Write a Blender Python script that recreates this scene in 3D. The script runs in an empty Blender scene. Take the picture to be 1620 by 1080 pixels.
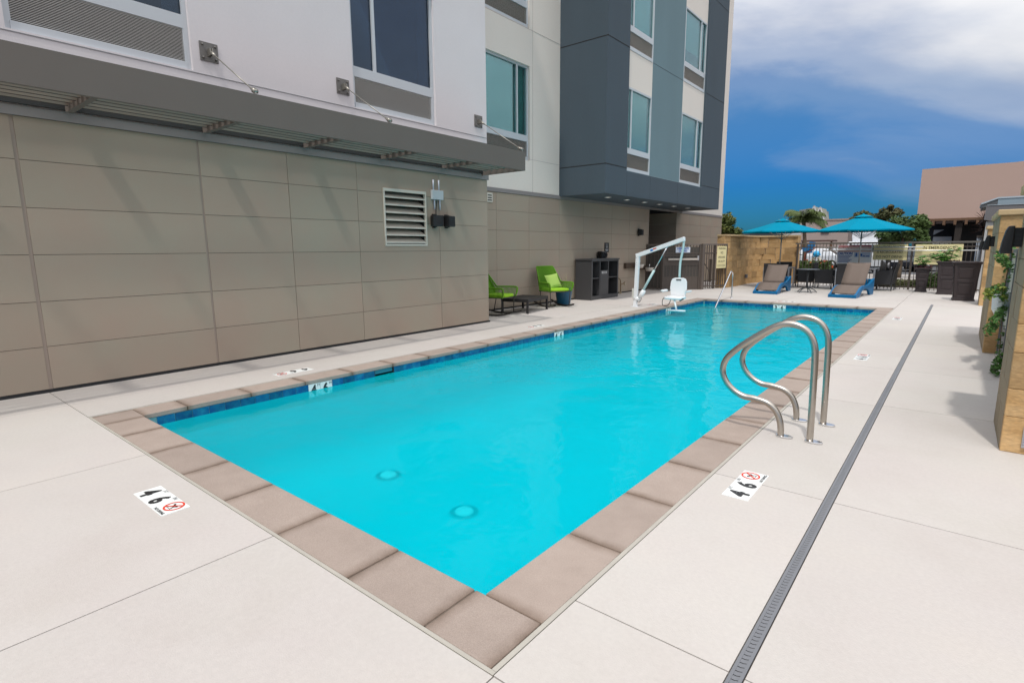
import bpy, math, random
from mathutils import Vector, Matrix
from math import sin, cos, pi, radians
random.seed(7)
D = bpy.data
scene = bpy.context.scene
col = scene.collection
Z3 = (0.0, 0.0, 0.0)

# ------------------------------------------------------------ camera
cam_d = D.cameras.new('camera'); cam = D.objects.new('camera', cam_d); col.objects.link(cam)
CAM = Vector((1.1427, -1.2743, 1.4572))
yaw, pit, rol = radians(39.192), radians(9.602), radians(-0.388)
fw = Vector((-sin(yaw)*cos(pit), cos(yaw)*cos(pit), -sin(pit)))
rt = Vector((cos(yaw), sin(yaw), 0)); up0 = rt.cross(fw)
r2 = rt*cos(rol) + up0*sin(rol); u2 = r2.cross(fw)
M = Matrix.Identity(4)
for i in range(3):
    M[i][0], M[i][1], M[i][2], M[i][3] = r2[i], u2[i], -fw[i], CAM[i]
cam.matrix_world = M
cam_d.sensor_width = 36.0; cam_d.lens = 19.217; cam_d.clip_end = 3000; cam_d.clip_start = 0.05
scene.camera = cam

# ------------------------------------------------------------ light and exposure
SUN = Vector((-0.135, 0.48, -1.0)).normalized()
sun_el = math.asin(-SUN.z); sun_az = math.atan2(-SUN.x, -SUN.y)
scene.view_settings.view_transform = 'Standard'; scene.view_settings.look = 'None'
scene.view_settings.exposure = 0.70; scene.view_settings.gamma = 1.0
scene.view_settings.use_curve_mapping = False
sl = D.lights.new('sun', 'SUN'); sl.energy = 1.25; sl.angle = radians(2.4); sl.color = (1.0, 0.96, 0.90)
so = D.objects.new('sun', sl); col.objects.link(so); so.location = (3, -6, 20)
so.rotation_euler = SUN.to_track_quat('-Z', 'Y').to_euler()

w = D.worlds.new('World'); scene.world = w; w.use_nodes = True
nt = w.node_tree; nt.nodes.clear(); N = nt.nodes.new; L = nt.links.new
def mth(nt, op, a, b=None, c=None, clamp=False):
    n = nt.nodes.new('ShaderNodeMath'); n.operation = op; n.use_clamp = clamp
    for i, v in enumerate((a, b, c)):
        if v is None: continue
        if isinstance(v, (int, float)): n.inputs[i].default_value = v
        else: nt.links.new(v, n.inputs[i])
    return n.outputs[0]
def ramp(nt, fac, stops, interp='LINEAR'):
    n = nt.nodes.new('ShaderNodeValToRGB'); n.color_ramp.interpolation = interp
    e = n.color_ramp.elements
    while len(e) < len(stops): e.new(0.5)
    for i, (p, c) in enumerate(stops):
        e[i].position = p; e[i].color = (*c, 1) if len(c) == 3 else c
    nt.links.new(fac, n.inputs[0]); return n.outputs[0]
def mixc(nt, fac, a, b, blend='MIX'):
    n = nt.nodes.new('ShaderNodeMix'); n.data_type = 'RGBA'; n.blend_type = blend
    for s, v in ((n.inputs[0], fac), (n.inputs[6], a), (n.inputs[7], b)):
        if isinstance(v, (int, float)): s.default_value = v
        elif isinstance(v, tuple): s.default_value = (*v, 1) if len(v) == 3 else v
        else: nt.links.new(v, s)
    return n.outputs[2]
sky = N('ShaderNodeTexSky'); sky.sky_type = 'NISHITA'; sky.sun_disc = False
sky.sun_elevation = sun_el; sky.sun_rotation = sun_az
sky.air_density = 1.0; sky.dust_density = 0.6; sky.ozone_density = 3.0
tc = N('ShaderNodeTexCoord'); sep = N('ShaderNodeSeparateXYZ'); L(tc.outputs['Generated'], sep.inputs[0])
el = sep.outputs['Z']
# deep blue band of clear air low down, paler higher; multiplies the physical sky
grade = ramp(nt, el, [(0.0, (0.030, 0.168, 0.285)), (0.10, (0.042, 0.240, 0.50)), (0.22, (0.22, 0.43, 0.60)), (0.5, (0.6, 0.75, 0.9))])
blue = mixc(nt, 1.0, sky.outputs[0], grade, 'MULTIPLY')
# cloud sheet seen from below
zz = mth(nt, 'ADD', mth(nt, 'MAXIMUM', el, 0.0), 0.16)
cx = mth(nt, 'DIVIDE', sep.outputs['X'], zz); cy = mth(nt, 'DIVIDE', sep.outputs['Y'], zz)
comb = N('ShaderNodeCombineXYZ'); L(cx, comb.inputs[0]); L(cy, comb.inputs[1]); comb.inputs[2].default_value = 3.7
n1 = N('ShaderNodeTexNoise'); n1.inputs['Scale'].default_value = 0.55; n1.inputs['Detail'].default_value = 7; n1.inputs['Roughness'].default_value = 0.55
n1.inputs['Distortion'].default_value = 0.6
L(comb.outputs[0], n1.inputs['Vector'])
rise = mth(nt, 'MULTIPLY', mth(nt, 'SUBTRACT', el, 0.19), 3.6)
side = mth(nt, 'MULTIPLY', mth(nt, 'ADD', sep.outputs['X'], 0.10), 1.3)
cm = mth(nt, 'ADD', mth(nt, 'ADD', rise, mth(nt, 'MINIMUM', side, 0.35)), mth(nt, 'MULTIPLY', mth(nt, 'SUBTRACT', n1.outputs[0], 0.5), 1.9))
cmask = ramp(nt, mth(nt, 'ADD', cm, 0.43), [(0.0, (0, 0, 0)), (0.30, (0.13, 0.13, 0.13)), (0.55, (0.42, 0.42, 0.42)), (0.95, (1, 1, 1))], 'EASE')
n2 = N('ShaderNodeTexNoise'); n2.inputs['Scale'].default_value = 1.4; n2.inputs['Detail'].default_value = 5
L(comb.outputs[0], n2.inputs['Vector'])
cloudc = ramp(nt, n2.outputs[0], [(0.3, (7.0, 7.25, 8.0)), (0.70, (10.4, 10.4, 10.5))])
cie = mth(nt, 'ADD', 0.36, mth(nt, 'MULTIPLY', mth(nt, 'MAXIMUM', el, 0.0), 0.80))   # overcast luminance grows towards the zenith
cc3 = N('ShaderNodeCombineXYZ')
for i in range(3): L(cie, cc3.inputs[i])
cloudc = mixc(nt, 1.0, cloudc, cc3.outputs[0], 'MULTIPLY')
skyc = mixc(nt, cmask, blue, cloudc)
bg = N('ShaderNodeBackground'); bg.inputs[1].default_value = 0.1; L(skyc, bg.inputs[0])
wo = N('ShaderNodeOutputWorld'); L(bg.outputs[0], wo.inputs[0])

# ------------------------------------------------------------ materials
MATS = {}
def mat(name, color=(0.5,0.5,0.5), rough=0.6, metal=0.0, var=0.0, vscale=3.0, fine=0.0, fscale=60.0, bump=0.0, bscale=120.0,
        objvar=0.0, color2=None, spec=0.5, stretch=None, tint2=None, alpha=None):
    if name in MATS: return MATS[name]
    m = D.materials.new(name); m.use_nodes = True; nt = m.node_tree; b = nt.nodes['Principled BSDF']
    b.inputs['Roughness'].default_value = rough; b.inputs['Metallic'].default_value = metal
    b.inputs['Specular IOR Level'].default_value = spec
    tc = nt.nodes.new('ShaderNodeTexCoord'); vec = tc.outputs['Object']
    if stretch:
        mp = nt.nodes.new('ShaderNodeMapping'); mp.inputs['Scale'].default_value = stretch
        nt.links.new(vec, mp.inputs[0]); vec = mp.outputs[0]
    c = None
    oi = None
    if objvar or color2:
        oi = nt.nodes.new('ShaderNodeObjectInfo')
        add = nt.nodes.new('ShaderNodeVectorMath'); add.operation = 'ADD'
        sc = nt.nodes.new('ShaderNodeVectorMath'); sc.operation = 'SCALE'; sc.inputs[3].default_value = 40.0
        cmb = nt.nodes.new('ShaderNodeCombineXYZ')
        for i in range(3): nt.links.new(oi.outputs['Random'], cmb.inputs[i])
        nt.links.new(cmb.outputs[0], sc.inputs[0]); nt.links.new(vec, add.inputs[0]); nt.links.new(sc.outputs[0], add.inputs[1]); vec = add.outputs[0]
    base = color
    if color2:
        nz = nt.nodes.new('ShaderNodeTexNoise'); nz.inputs['Scale'].default_value = vscale; nz.inputs['Detail'].default_value = 6
        nz.inputs['Roughness'].default_value = 0.6; nt.links.new(vec, nz.inputs['Vector'])
        f = ramp(nt, nz.outputs[0], [(0.32, (0,0,0)), (0.68, (1,1,1))])
        base = mixc(nt, f, color, color2)
    mul = None
    def val(n, lo, hi):
        return mth(nt, 'ADD', mth(nt, 'MULTIPLY', n, hi-lo), lo)
    if var:
        nz = nt.nodes.new('ShaderNodeTexNoise'); nz.inputs['Scale'].default_value = vscale*0.5 if color2 else vscale; nz.inputs['Detail'].default_value = 5
        nt.links.new(vec, nz.inputs['Vector']); mul = val(nz.outputs[0], 1-var, 1+var)
    if fine:
        nz = nt.nodes.new('ShaderNodeTexNoise'); nz.inputs['Scale'].default_value = fscale; nz.inputs['Detail'].default_value = 3
        nt.links.new(vec, nz.inputs['Vector']); v = val(nz.outputs[0], 1-fine, 1+fine); mul = v if mul is None else mth(nt, 'MULTIPLY', mul, v)
    if objvar:
        v = val(oi.outputs['Random'], 1-objvar, 1+objvar); mul = v if mul is None else mth(nt, 'MULTIPLY', mul, v)
    if mul is not None:
        cb = nt.nodes.new('ShaderNodeCombineXYZ')
        for i in range(3): nt.links.new(mul, cb.inputs[i])
        base = mixc(nt, 1.0, base, cb.outputs[0], 'MULTIPLY')
    if isinstance(base, tuple): b.inputs['Base Color'].default_value = (*base, 1)
    else: nt.links.new(base, b.inputs['Base Color'])
    if bump:
        nz = nt.nodes.new('ShaderNodeTexNoise'); nz.inputs['Scale'].default_value = bscale; nz.inputs['Detail'].default_value = 4
        nt.links.new(vec, nz.inputs['Vector'])
        bp = nt.nodes.new('ShaderNodeBump'); bp.inputs['Strength'].default_value = bump; bp.inputs['Distance'].default_value = 0.004
        nt.links.new(nz.outputs[0], bp.inputs['Height']); nt.links.new(bp.outputs[0], b.inputs['Normal'])
    MATS[name] = m; return m
def S(r, g, b):  # sRGB 0-255 -> linear
    f = lambda c: (c/255)/12.92 if c/255 <= 0.04045 else ((c/255+0.055)/1.055)**2.4
    return (f(r), f(g), f(b))

deckm = mat('brushed_concrete', (0.515, 0.472, 0.446), 0.85, var=0.06, vscale=0.9, fine=0.07, fscale=55, bump=0.3, bscale=170, objvar=0.03, color2=(0.515, 0.486, 0.452))
copm = mat('coping_stone', (0.335, 0.268, 0.228), 0.85, var=0.07, vscale=7, fine=0.34, fscale=260, bump=0.7, bscale=150, objvar=0.08, color2=(0.36, 0.29, 0.248))
groutm = mat('dark_joint', (0.15, 0.125, 0.10), 0.9, var=0.2)
sealm = mat('sealant', (0.42, 0.395, 0.345), 0.8, var=0.15, vscale=9)
tilem = mat('blue_glass_tile', (0.003, 0.06, 0.21), 0.18, var=0.35, vscale=14, objvar=0.25, color2=(0.008, 0.15, 0.26))
tgrout = mat('tile_grout', (0.16, 0.35, 0.38), 0.8)
whitetile = mat('white_tile', (0.80, 0.82, 0.80), 0.35, var=0.03)
blackp = mat('black_print', (0.02, 0.02, 0.022), 0.5)
redp = mat('red_print', (0.70, 0.05, 0.02), 0.5)
greyp = mat('grey_print', (0.12, 0.12, 0.13), 0.5)
poolm = mat('pool_plaster', (0.02, 0.66, 0.75), 0.8, var=0.05, vscale=1.5)
cladm = mat('tan_cladding_panel', (0.385, 0.302, 0.238), 0.8, spec=0.15, color2=(0.358, 0.312, 0.245), var=0.07, vscale=1.3, fine=0.03, fscale=90, bump=0.08, bscale=200, objvar=0.03)
cladback = mat('cladding_joint', (0.035, 0.032, 0.03), 0.9)
revm = mat('reveal_strip_metal', (0.335, 0.27, 0.225), 0.9, spec=0.1)
trimm = mat('grey_trim', (0.265, 0.245, 0.24), 0.75, spec=0.2, var=0.05)
stucco = mat('white_stucco', (0.72, 0.68, 0.69), 0.9, var=0.035, vscale=1.6, fine=0.03, fscale=30, bump=0.35, bscale=90)
stuccow = mat('warm_white_stucco', (0.80, 0.735, 0.665), 0.9, var=0.03, vscale=1.3, fine=0.03, fscale=30, bump=0.35, bscale=90)
coping_metal = mat('canopy_metal', (0.150, 0.130, 0.115), 0.7, spec=0.25, metal=0.0, var=0.07, vscale=2)
bladem = mat('canopy_blade', (0.27, 0.215, 0.175), 0.5, var=0.10, vscale=3, objvar=0.12)
slatem = mat('slate_stucco', (0.060, 0.084, 0.106), 0.85, stretch=(1, 1, 0.3), var=0.10, vscale=1.2, fine=0.05, fscale=40, bump=0.3, bscale=80)
tealm = mat('teal_stucco', (0.150, 0.232, 0.262), 0.85, stretch=(1, 1, 0.3), var=0.10, vscale=1.2, fine=0.05, fscale=40, bump=0.3, bscale=80)
framem = mat('window_frame', (0.56, 0.59, 0.62), 0.4)
louvm = mat('louvre_metal', (0.40, 0.36, 0.32), 0.45)
louvn = mat('pale_grille_metal', (0.80, 0.78, 0.74), 0.5)
darkm = mat('dark_interior', (0.02, 0.021, 0.024), 0.7)
curtm = mat('pale_curtain', (0.62, 0.74, 0.69), 0.9, var=0.06, vscale=2, stretch=(1, 6, 0.4))
curtd = mat('grey_blind', (0.22, 0.27, 0.27), 0.9)
blackm = mat('black_plastic', (0.012, 0.012, 0.013), 0.45)
blackmat = mat('black_base_strip', (0.015, 0.015, 0.017), 0.7)
steel = mat('brushed_steel', (0.50, 0.455, 0.40), 0.30, metal=1.0)
chrome = mat('polished_steel', (0.72, 0.72, 0.73), 0.16, metal=1.0)
rodm = mat('stainless_rod', (0.36, 0.34, 0.30), 0.4, metal=0.7)
platem = mat('wall_plate_metal', (0.16, 0.15, 0.14), 0.5, var=0.15, vscale=20)
whitem = mat('white_powder_coat', (0.80, 0.82, 0.84), 0.35)
lightteal = mat('pale_aqua_coat', (0.50, 0.66, 0.66), 0.4)
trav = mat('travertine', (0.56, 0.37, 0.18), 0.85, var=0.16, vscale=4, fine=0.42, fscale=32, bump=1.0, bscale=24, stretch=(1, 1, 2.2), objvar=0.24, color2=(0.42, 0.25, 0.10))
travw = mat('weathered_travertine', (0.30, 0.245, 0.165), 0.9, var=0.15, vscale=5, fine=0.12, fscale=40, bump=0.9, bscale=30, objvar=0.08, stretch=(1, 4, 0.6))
travcap = mat('travertine_cap', (0.52, 0.38, 0.21), 0.85, var=0.12, vscale=5, bump=0.7, bscale=35, objvar=0.06)
fencem = mat('taupe_metal', (0.088, 0.07, 0.058), 0.5, var=0.05)
railm = mat('grey_rail', (0.23, 0.21, 0.19), 0.4, metal=0.4)
umbm = mat('turquoise_canvas', (0.0, 0.235, 0.37), 0.9, spec=0.05, var=0.04, vscale=3, fine=0.03, fscale=150)
shellm = mat('blue_moulded_plastic', (0.0, 0.125, 0.30), 0.4, spec=0.25, var=0.03)
slingm = mat('taupe_sling', (0.155, 0.118, 0.097), 0.8, fine=0.2, fscale=260)
wickerm = mat('charcoal_wicker', (0.026, 0.026, 0.029), 0.6, fine=0.5, fscale=120, bump=1.0, bscale=140)
darkmetal = mat('dark_grey_metal', (0.045, 0.048, 0.052), 0.45)
silver = mat('anodised_aluminium', (0.55, 0.55, 0.57), 0.35, metal=0.6)
greenr = mat('green_rope', (0.10, 0.27, 0.003), 0.7, fine=0.25, fscale=200)
limec = mat('lime_cushion', (0.27, 0.54, 0.015), 0.85, fine=0.06, fscale=200, bump=0.2, bscale=200)
pillm = mat('pale_green_fabric', (0.33, 0.50, 0.11), 0.9, fine=0.12, fscale=220, bump=0.4, bscale=200)
brownm = mat('dark_brown_steel', (0.035, 0.03, 0.027), 0.5)
tablem = mat('charcoal_slats', (0.018, 0.017, 0.018), 0.55)
cabm = mat('charcoal_laminate', (0.052, 0.052, 0.055), 0.5, var=0.05)
potm = mat('blue_glazed_pot', (0.004, 0.085, 0.17), 0.3, var=0.06)
bladeg = mat('pale_grass_blade', (0.30, 0.30, 0.14), 0.7)
planterm = mat('espresso_planter', (0.042, 0.031, 0.033), 0.45, var=0.08)
leafm = mat('fig_leaf', (0.06, 0.17, 0.018), 0.55, var=0.3, vscale=6, objvar=0.2)
leafdark = mat('dark_foliage', (0.035, 0.075, 0.014), 0.7, var=0.45, vscale=1.6, color2=(0.07, 0.115, 0.02))
leafbrown = mat('brownish_foliage', (0.085, 0.070, 0.022), 0.75, var=0.45, vscale=1.2, color2=(0.05, 0.07, 0.02))
leafyel = mat('yellow_green_foliage', (0.13, 0.14, 0.02), 0.7, var=0.4, vscale=1.2, color2=(0.06, 0.09, 0.02))
leafvine = mat('vine_leaf', (0.055, 0.15, 0.02), 0.6, var=0.35, vscale=12)
leafvy = mat('young_vine_leaf', (0.20, 0.24, 0.03), 0.6, var=0.35, vscale=12)
palmm = mat('palm_frond', (0.085, 0.12, 0.03), 0.7, var=0.3, vscale=3)
dracm = mat('burgundy_blade', (0.06, 0.018, 0.018), 0.6, var=0.3)
barkm = mat('bark', (0.12, 0.085, 0.055), 0.9, var=0.25, vscale=12, bump=0.8, bscale=40)
plantred = mat('wine_foliage', (0.07, 0.012, 0.02), 0.7)
orangem = mat('orange_flower', (0.75, 0.12, 0.02), 0.7)
yellowsign = mat('yellow_sign', (0.90, 0.80, 0.44), 0.5)
signwhite = mat('sign_white', (0.88, 0.92, 0.96), 0.45)
signred = mat('sign_red', (0.42, 0.012, 0.03), 0.45)
signblue = mat('sign_blue', (0.008, 0.10, 0.40), 0.45)
signpale = mat('sign_pale_blue', (0.50, 0.60, 0.78), 0.5)
mauvem = mat('mauve_stucco', (0.46, 0.325, 0.27), 0.9, var=0.04, vscale=0.4)
pinkm = mat('pinkish_stucco', (0.40, 0.315, 0.28), 0.9, var=0.04, vscale=0.5)
beigem = mat('beige_siding', (0.44, 0.42, 0.37), 0.85)
roofm = mat('grey_shingle', (0.20, 0.20, 0.21), 0.9, var=0.2, vscale=2)
woodm = mat('brown_beam', (0.14, 0.075, 0.04), 0.8, var=0.2)
asphaltm = mat('asphalt', (0.10, 0.10, 0.105), 0.9, var=0.15, vscale=0.5)
walkm = mat('far_pavement', (0.34, 0.31, 0.28), 0.9, var=0.1, vscale=0.5)
soilm = mat('soil', (0.10, 0.075, 0.05), 0.95, var=0.3, vscale=2)
carw = mat('white_car_paint', (0.72, 0.74, 0.77), 0.25, spec=0.6)
carb = mat('dark_car_paint', (0.02, 0.022, 0.03), 0.25, spec=0.6)
glassd = mat('dark_glass', (0.02, 0.03, 0.035), 0.08)
tyre = mat('tyre_rubber', (0.02, 0.02, 0.02), 0.8)
redlamp = mat('red_lamp_lens', (0.6, 0.03, 0.02), 0.3)
bluetoy = mat('blue_panel', (0.02, 0.17, 0.40), 0.4)
bluelight = mat('light_blue_gloss', (0.02, 0.38, 0.72), 0.35)
creamm = mat('cream_plastic', (0.62, 0.57, 0.45), 0.5)
rust = mat('rust_red_metal', (0.28, 0.05, 0.03), 0.6)
bronzem = mat('bronze_metal', (0.10, 0.07, 0.05), 0.45, metal=0.3)
brassm = mat('brass', (0.22, 0.15, 0.08), 0.45, metal=0.5)
frostm = mat('frosted_panel', (0.42, 0.50, 0.48), 0.35)
greypost = mat('grey_post', (0.135, 0.14, 0.15), 0.5, var=0.08, vscale=10)
lens = D.materials.new('lamp_lens'); lens.use_nodes = True
_b = lens.node_tree.nodes['Principled BSDF']; _b.inputs['Base Color'].default_value = (0.8, 0.78, 0.7, 1)
_b.inputs['Emission Color'].default_value = (1, 0.93, 0.8, 1); _b.inputs['Emission Strength'].default_value = 0.55

def dirt_coping():
    # darker dirt gathered near the ends of each stone (its own stain, breaks up with noise)
    nt = copm.node_tree; b = nt.nodes['Principled BSDF']
    src = b.inputs['Base Color'].links[0].from_socket
    tc = nt.nodes.new('ShaderNodeTexCoord')
    uv = nt.nodes.new('ShaderNodeUVMap'); uv.uv_map = 'along'
    sp = nt.nodes.new('ShaderNodeSeparateXYZ'); nt.links.new(uv.outputs[0], sp.inputs[0])
    nz = nt.nodes.new('ShaderNodeTexNoise'); nz.inputs['Scale'].default_value = 9; nt.links.new(tc.outputs['Object'], nz.inputs['Vector'])
    d = mth(nt, 'ADD', sp.outputs[0], mth(nt, 'MULTIPLY', mth(nt, 'SUBTRACT', nz.outputs[0], 0.45), 0.05))
    f = ramp(nt, d, [(0.0, (0.55, 0.50, 0.45)), (0.035, (0.86, 0.84, 0.82)), (0.07, (1, 1, 1))])
    nt.links.new(mixc(nt, 1.0, src, f, 'MULTIPLY'), b.inputs['Base Color'])
dirt_coping()
def deck_specks():
    nt = deckm.node_tree; b = nt.nodes['Principled BSDF']; src = b.inputs['Base Color'].links[0].from_socket
    geo = nt.nodes.new('ShaderNodeNewGeometry')
    v = nt.nodes.new('ShaderNodeTexVoronoi'); v.inputs['Scale'].default_value = 2.2; nt.links.new(geo.outputs['Position'], v.inputs['Vector'])
    f = ramp(nt, v.outputs['Distance'], [(0.0, (0.62, 0.57, 0.50)), (0.012, (0.80, 0.76, 0.70)), (0.02, (1, 1, 1))])
    n = nt.nodes.new('ShaderNodeTexNoise'); n.inputs['Scale'].default_value = 0.7; n.inputs['Detail'].default_value = 8; n.inputs['Roughness'].default_value = 0.65; nt.links.new(geo.outputs['Position'], n.inputs['Vector'])
    g = ramp(nt, n.outputs[0], [(0.34, (0.95, 0.942, 0.93)), (0.50, (1.0, 1.0, 1.0)), (0.68, (1.03, 1.02, 1.0))])
    nt.links.new(mixc(nt, 1.0, mixc(nt, 1.0, src, f, 'MULTIPLY'), g, 'MULTIPLY'), b.inputs['Base Color'])
deck_specks()

def glass_mat(name, tint, gloss=0.14, grough=0.02, gtint=(0.9, 0.93, 1)):
    m = D.materials.new(name); m.use_nodes = True; nt = m.node_tree; nt.nodes.clear()
    o = nt.nodes.new('ShaderNodeOutputMaterial'); mx = nt.nodes.new('ShaderNodeMixShader')
    g = nt.nodes.new('ShaderNodeBsdfGlossy'); g.inputs['Roughness'].default_value = grough; g.inputs[0].default_value = (*gtint, 1)
    t = nt.nodes.new('ShaderNodeBsdfTransparent'); t.inputs[0].default_value = (*tint, 1)
    fr = nt.nodes.new('ShaderNodeFresnel'); fr.inputs[0].default_value = 1.5
    f = mth(nt, 'ADD', mth(nt, 'MULTIPLY', fr.outputs[0], 0.8), gloss, clamp=True)
    nt.links.new(f, mx.inputs[0]); nt.links.new(t.outputs[0], mx.inputs[1]); nt.links.new(g.outputs[0], mx.inputs[2]); nt.links.new(mx.outputs[0], o.inputs[0])
    return m
glassg = glass_mat('green_tinted_glass', (0.62, 0.90, 0.86), 0.03)
glassn = glass_mat('blue_tinted_glass', (0.30, 0.42, 0.52), 0.05, gtint=(0.58, 0.68, 0.80))

def water_mat():
    m = D.materials.new('pool_water'); m.use_nodes = True; nt = m.node_tree; nt.nodes.clear()
    o = nt.nodes.new('ShaderNodeOutputMaterial')
    tc = nt.nodes.new('ShaderNodeTexCoord')
    mp = nt.nodes.new('ShaderNodeMapping'); mp.inputs['Scale'].default_value = (1.0, 1.0, 1.0); nt.links.new(tc.outputs['Object'], mp.inputs[0])
    nz = nt.nodes.new('ShaderNodeTexNoise'); nz.inputs['Scale'].default_value = 2.3; nz.inputs['Detail'].default_value = 3; nz.inputs['Roughness'].default_value = 0.45
    nt.links.new(mp.outputs[0], nz.inputs['Vector'])
    nb = nt.nodes.new('ShaderNodeTexNoise'); nb.inputs['Scale'].default_value = 11.0; nb.inputs['Detail'].default_value = 2
    nt.links.new(mp.outputs[0], nb.inputs['Vector'])
    h = mth(nt, 'ADD', nz.outputs[0], mth(nt, 'MULTIPLY', nb.outputs[0], 0.12))
    # more chop toward the shallow end where the inlet stirs it
    bp = nt.nodes.new('ShaderNodeBump'); bp.inputs['Strength'].default_value = 0.55; bp.inputs['Distance'].default_value = 0.030
    nt.links.new(h, bp.inputs['Height'])
    fr = nt.nodes.new('ShaderNodeFresnel'); fr.inputs[0].default_value = 1.33; nt.links.new(bp.outputs[0], fr.inputs['Normal'])
    gl = nt.nodes.new('ShaderNodeBsdfGlossy'); gl.inputs['Roughness'].default_value = 0.03; nt.links.new(bp.outputs[0], gl.inputs['Normal'])
    tr = nt.nodes.new('ShaderNodeBsdfTransparent'); tr.inputs[0].default_value = (0.22, 0.93, 0.98, 1)
    di = nt.nodes.new('ShaderNodeBsdfDiffuse'); di.inputs[0].default_value = (0.0, 0.575, 0.665, 1)
    m1 = nt.nodes.new('ShaderNodeMixShader'); m1.inputs[0].default_value = 0.46
    nt.links.new(tr.outputs[0], m1.inputs[1]); nt.links.new(di.outputs[0], m1.inputs[2])
    m2 = nt.nodes.new('ShaderNodeMixShader'); nt.links.new(mth(nt, 'ADD', mth(nt, 'MULTIPLY', fr.outputs[0], 0.35), mth(nt, 'MULTIPLY', mth(nt, 'MULTIPLY', fr.outputs[0], fr.outputs[0]), 1.1), clamp=True), m2.inputs[0])
    nt.links.new(m1.outputs[0], m2.inputs[1]); nt.links.new(gl.outputs[0], m2.inputs[2]); nt.links.new(m2.outputs[0], o.inputs[0])
    return m
waterm = water_mat()

# ------------------------------------------------------------ helpers
def wloc(p):
    v = Vector(Z3)
    while p is not None:
        v += Vector(p.location); p = p.parent
    return v
def thing(name, label, cat, loc=Z3, rotz=0.0, group=None, kind=None):
    o = D.objects.new(name, None); col.objects.link(o); o.empty_display_size = 0.2
    o.location = loc; o.rotation_euler = (0, 0, rotz)
    if label: o['label'] = label
    if cat: o['category'] = cat
    if group: o['group'] = group
    if kind: o['kind'] = kind
    return o
def tag(o, label=None, cat=None, group=None, kind=None):
    if label: o['label'] = label
    if cat: o['category'] = cat
    if group: o['group'] = group
    if kind: o['kind'] = kind
    return o
def copy_tree(o, parent=None, **kw):
    c = o.copy(); col.objects.link(c); c.parent = parent
    for ch in [x for x in D.objects if x.parent == o]:
        copy_tree(ch, c)
    return c
class MB:
    def __init__(s): s.v = []; s.f = []; s.mi = []; s.sm = []
    def add(s, vs, fs, mi=0, smooth=False):
        n = len(s.v); s.v += [tuple(p) for p in vs]
        for f in fs: s.f.append([n+i for i in f]); s.mi.append(mi); s.sm.append(smooth)
        return s
    def box(s, x0, x1, y0, y1, z0, z1, mi=0):
        if x0 > x1: x0, x1 = x1, x0
        if y0 > y1: y0, y1 = y1, y0
        if z0 > z1: z0, z1 = z1, z0
        vs = [(x0,y0,z0),(x1,y0,z0),(x1,y1,z0),(x0,y1,z0),(x0,y0,z1),(x1,y0,z1),(x1,y1,z1),(x0,y1,z1)]
        return s.add(vs, [(0,3,2,1),(4,5,6,7),(0,1,5,4),(1,2,6,5),(2,3,7,6),(3,0,4,7)], mi)
    def obox(s, c, ax, ay, az, hx, hy, hz, mi=0):
        c = Vector(c); ax, ay, az = Vector(ax).normalized(), Vector(ay).normalized(), Vector(az).normalized()
        vs = [c+ax*hx*i+ay*hy*j+az*hz*k for i, j, k in ((-1,-1,-1),(1,-1,-1),(1,1,-1),(-1,1,-1),(-1,-1,1),(1,-1,1),(1,1,1),(-1,1,1))]
        return s.add(vs, [(0,3,2,1),(4,5,6,7),(0,1,5,4),(1,2,6,5),(2,3,7,6),(3,0,4,7)], mi)
    def bar(s, a, b, wx, wz, upv=(0,0,1), mi=0):
        a, b = Vector(a), Vector(b); d = (b-a); ln = d.length; d.normalize(); u = Vector(upv)
        if abs(d.dot(u)) > 0.99: u = Vector((0,1,0))
        sx = d.cross(u).normalized(); uz = sx.cross(d)
        return s.obox((a+b)/2, sx, d, uz, wx/2, ln/2, wz/2, mi)
    def quad(s, a, b, c, d, mi=0): return s.add([a,b,c,d], [(0,1,2,3)], mi)
    def tube(s, pts, r, seg=10, mi=0, closed=False, caps=True, smooth=True):
        pts = [Vector(p) for p in pts]; n = len(pts); rings = []; prev = None
        rr = r if isinstance(r, (list, tuple)) else [r]*n
        for i, p in enumerate(pts):
            if closed: t = (pts[(i+1) % n]-pts[i-1])
            else: t = pts[min(i+1, n-1)]-pts[max(i-1, 0)]
            t.normalize()
            if prev is None:
                a = Vector((0,0,1)) if abs(t.z) < 0.9 else Vector((1,0,0))
                nrm = t.cross(a).normalized()
            else:
                nrm = (prev - t*prev.dot(t)).normalized()
            prev = nrm; bn = t.cross(nrm)
            rings.append([p + (nrm*cos(2*pi*k/seg)+bn*sin(2*pi*k/seg))*rr[i] for k in range(seg)])
        vs = [q for ring in rings for q in ring]; fs = []
        for i in range(n if closed else n-1):
            j = (i+1) % n
            for k in range(seg):
                k2 = (k+1) % seg; fs.append((i*seg+k, i*seg+k2, j*seg+k2, j*seg+k))
        if caps and not closed:
            fs.append(tuple(range(seg))[::-1]); fs.append(tuple((n-1)*seg+k for k in range(seg)))
        return s.add(vs, fs, mi, smooth)
    def lathe(s, c, prof, seg=20, mi=0, smooth=True):
        c = Vector(c); vs = []
        for (r, z) in prof:
            for k in range(seg): vs.append(c+Vector((r*cos(2*pi*k/seg), r*sin(2*pi*k/seg), z)))
        fs = []
        for i in range(len(prof)-1):
            for k in range(seg):
                k2 = (k+1) % seg; fs.append((i*seg+k, i*seg+k2, (i+1)*seg+k2, (i+1)*seg+k))
        return s.add(vs, fs, mi, smooth)
    def prism(s, poly, fn, mi=0):
        """poly: 2D outline; fn(u, v, t) -> 3D for t in 0,1"""
        n = len(poly); vs = [fn(u, v, 0) for u, v in poly]+[fn(u, v, 1) for u, v in poly]
        fs = [tuple(range(n))[::-1], tuple(range(n, 2*n))]+[(i, (i+1) % n, n+(i+1) % n, n+i) for i in range(n)]
        return s.add(vs, fs, mi)
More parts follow.
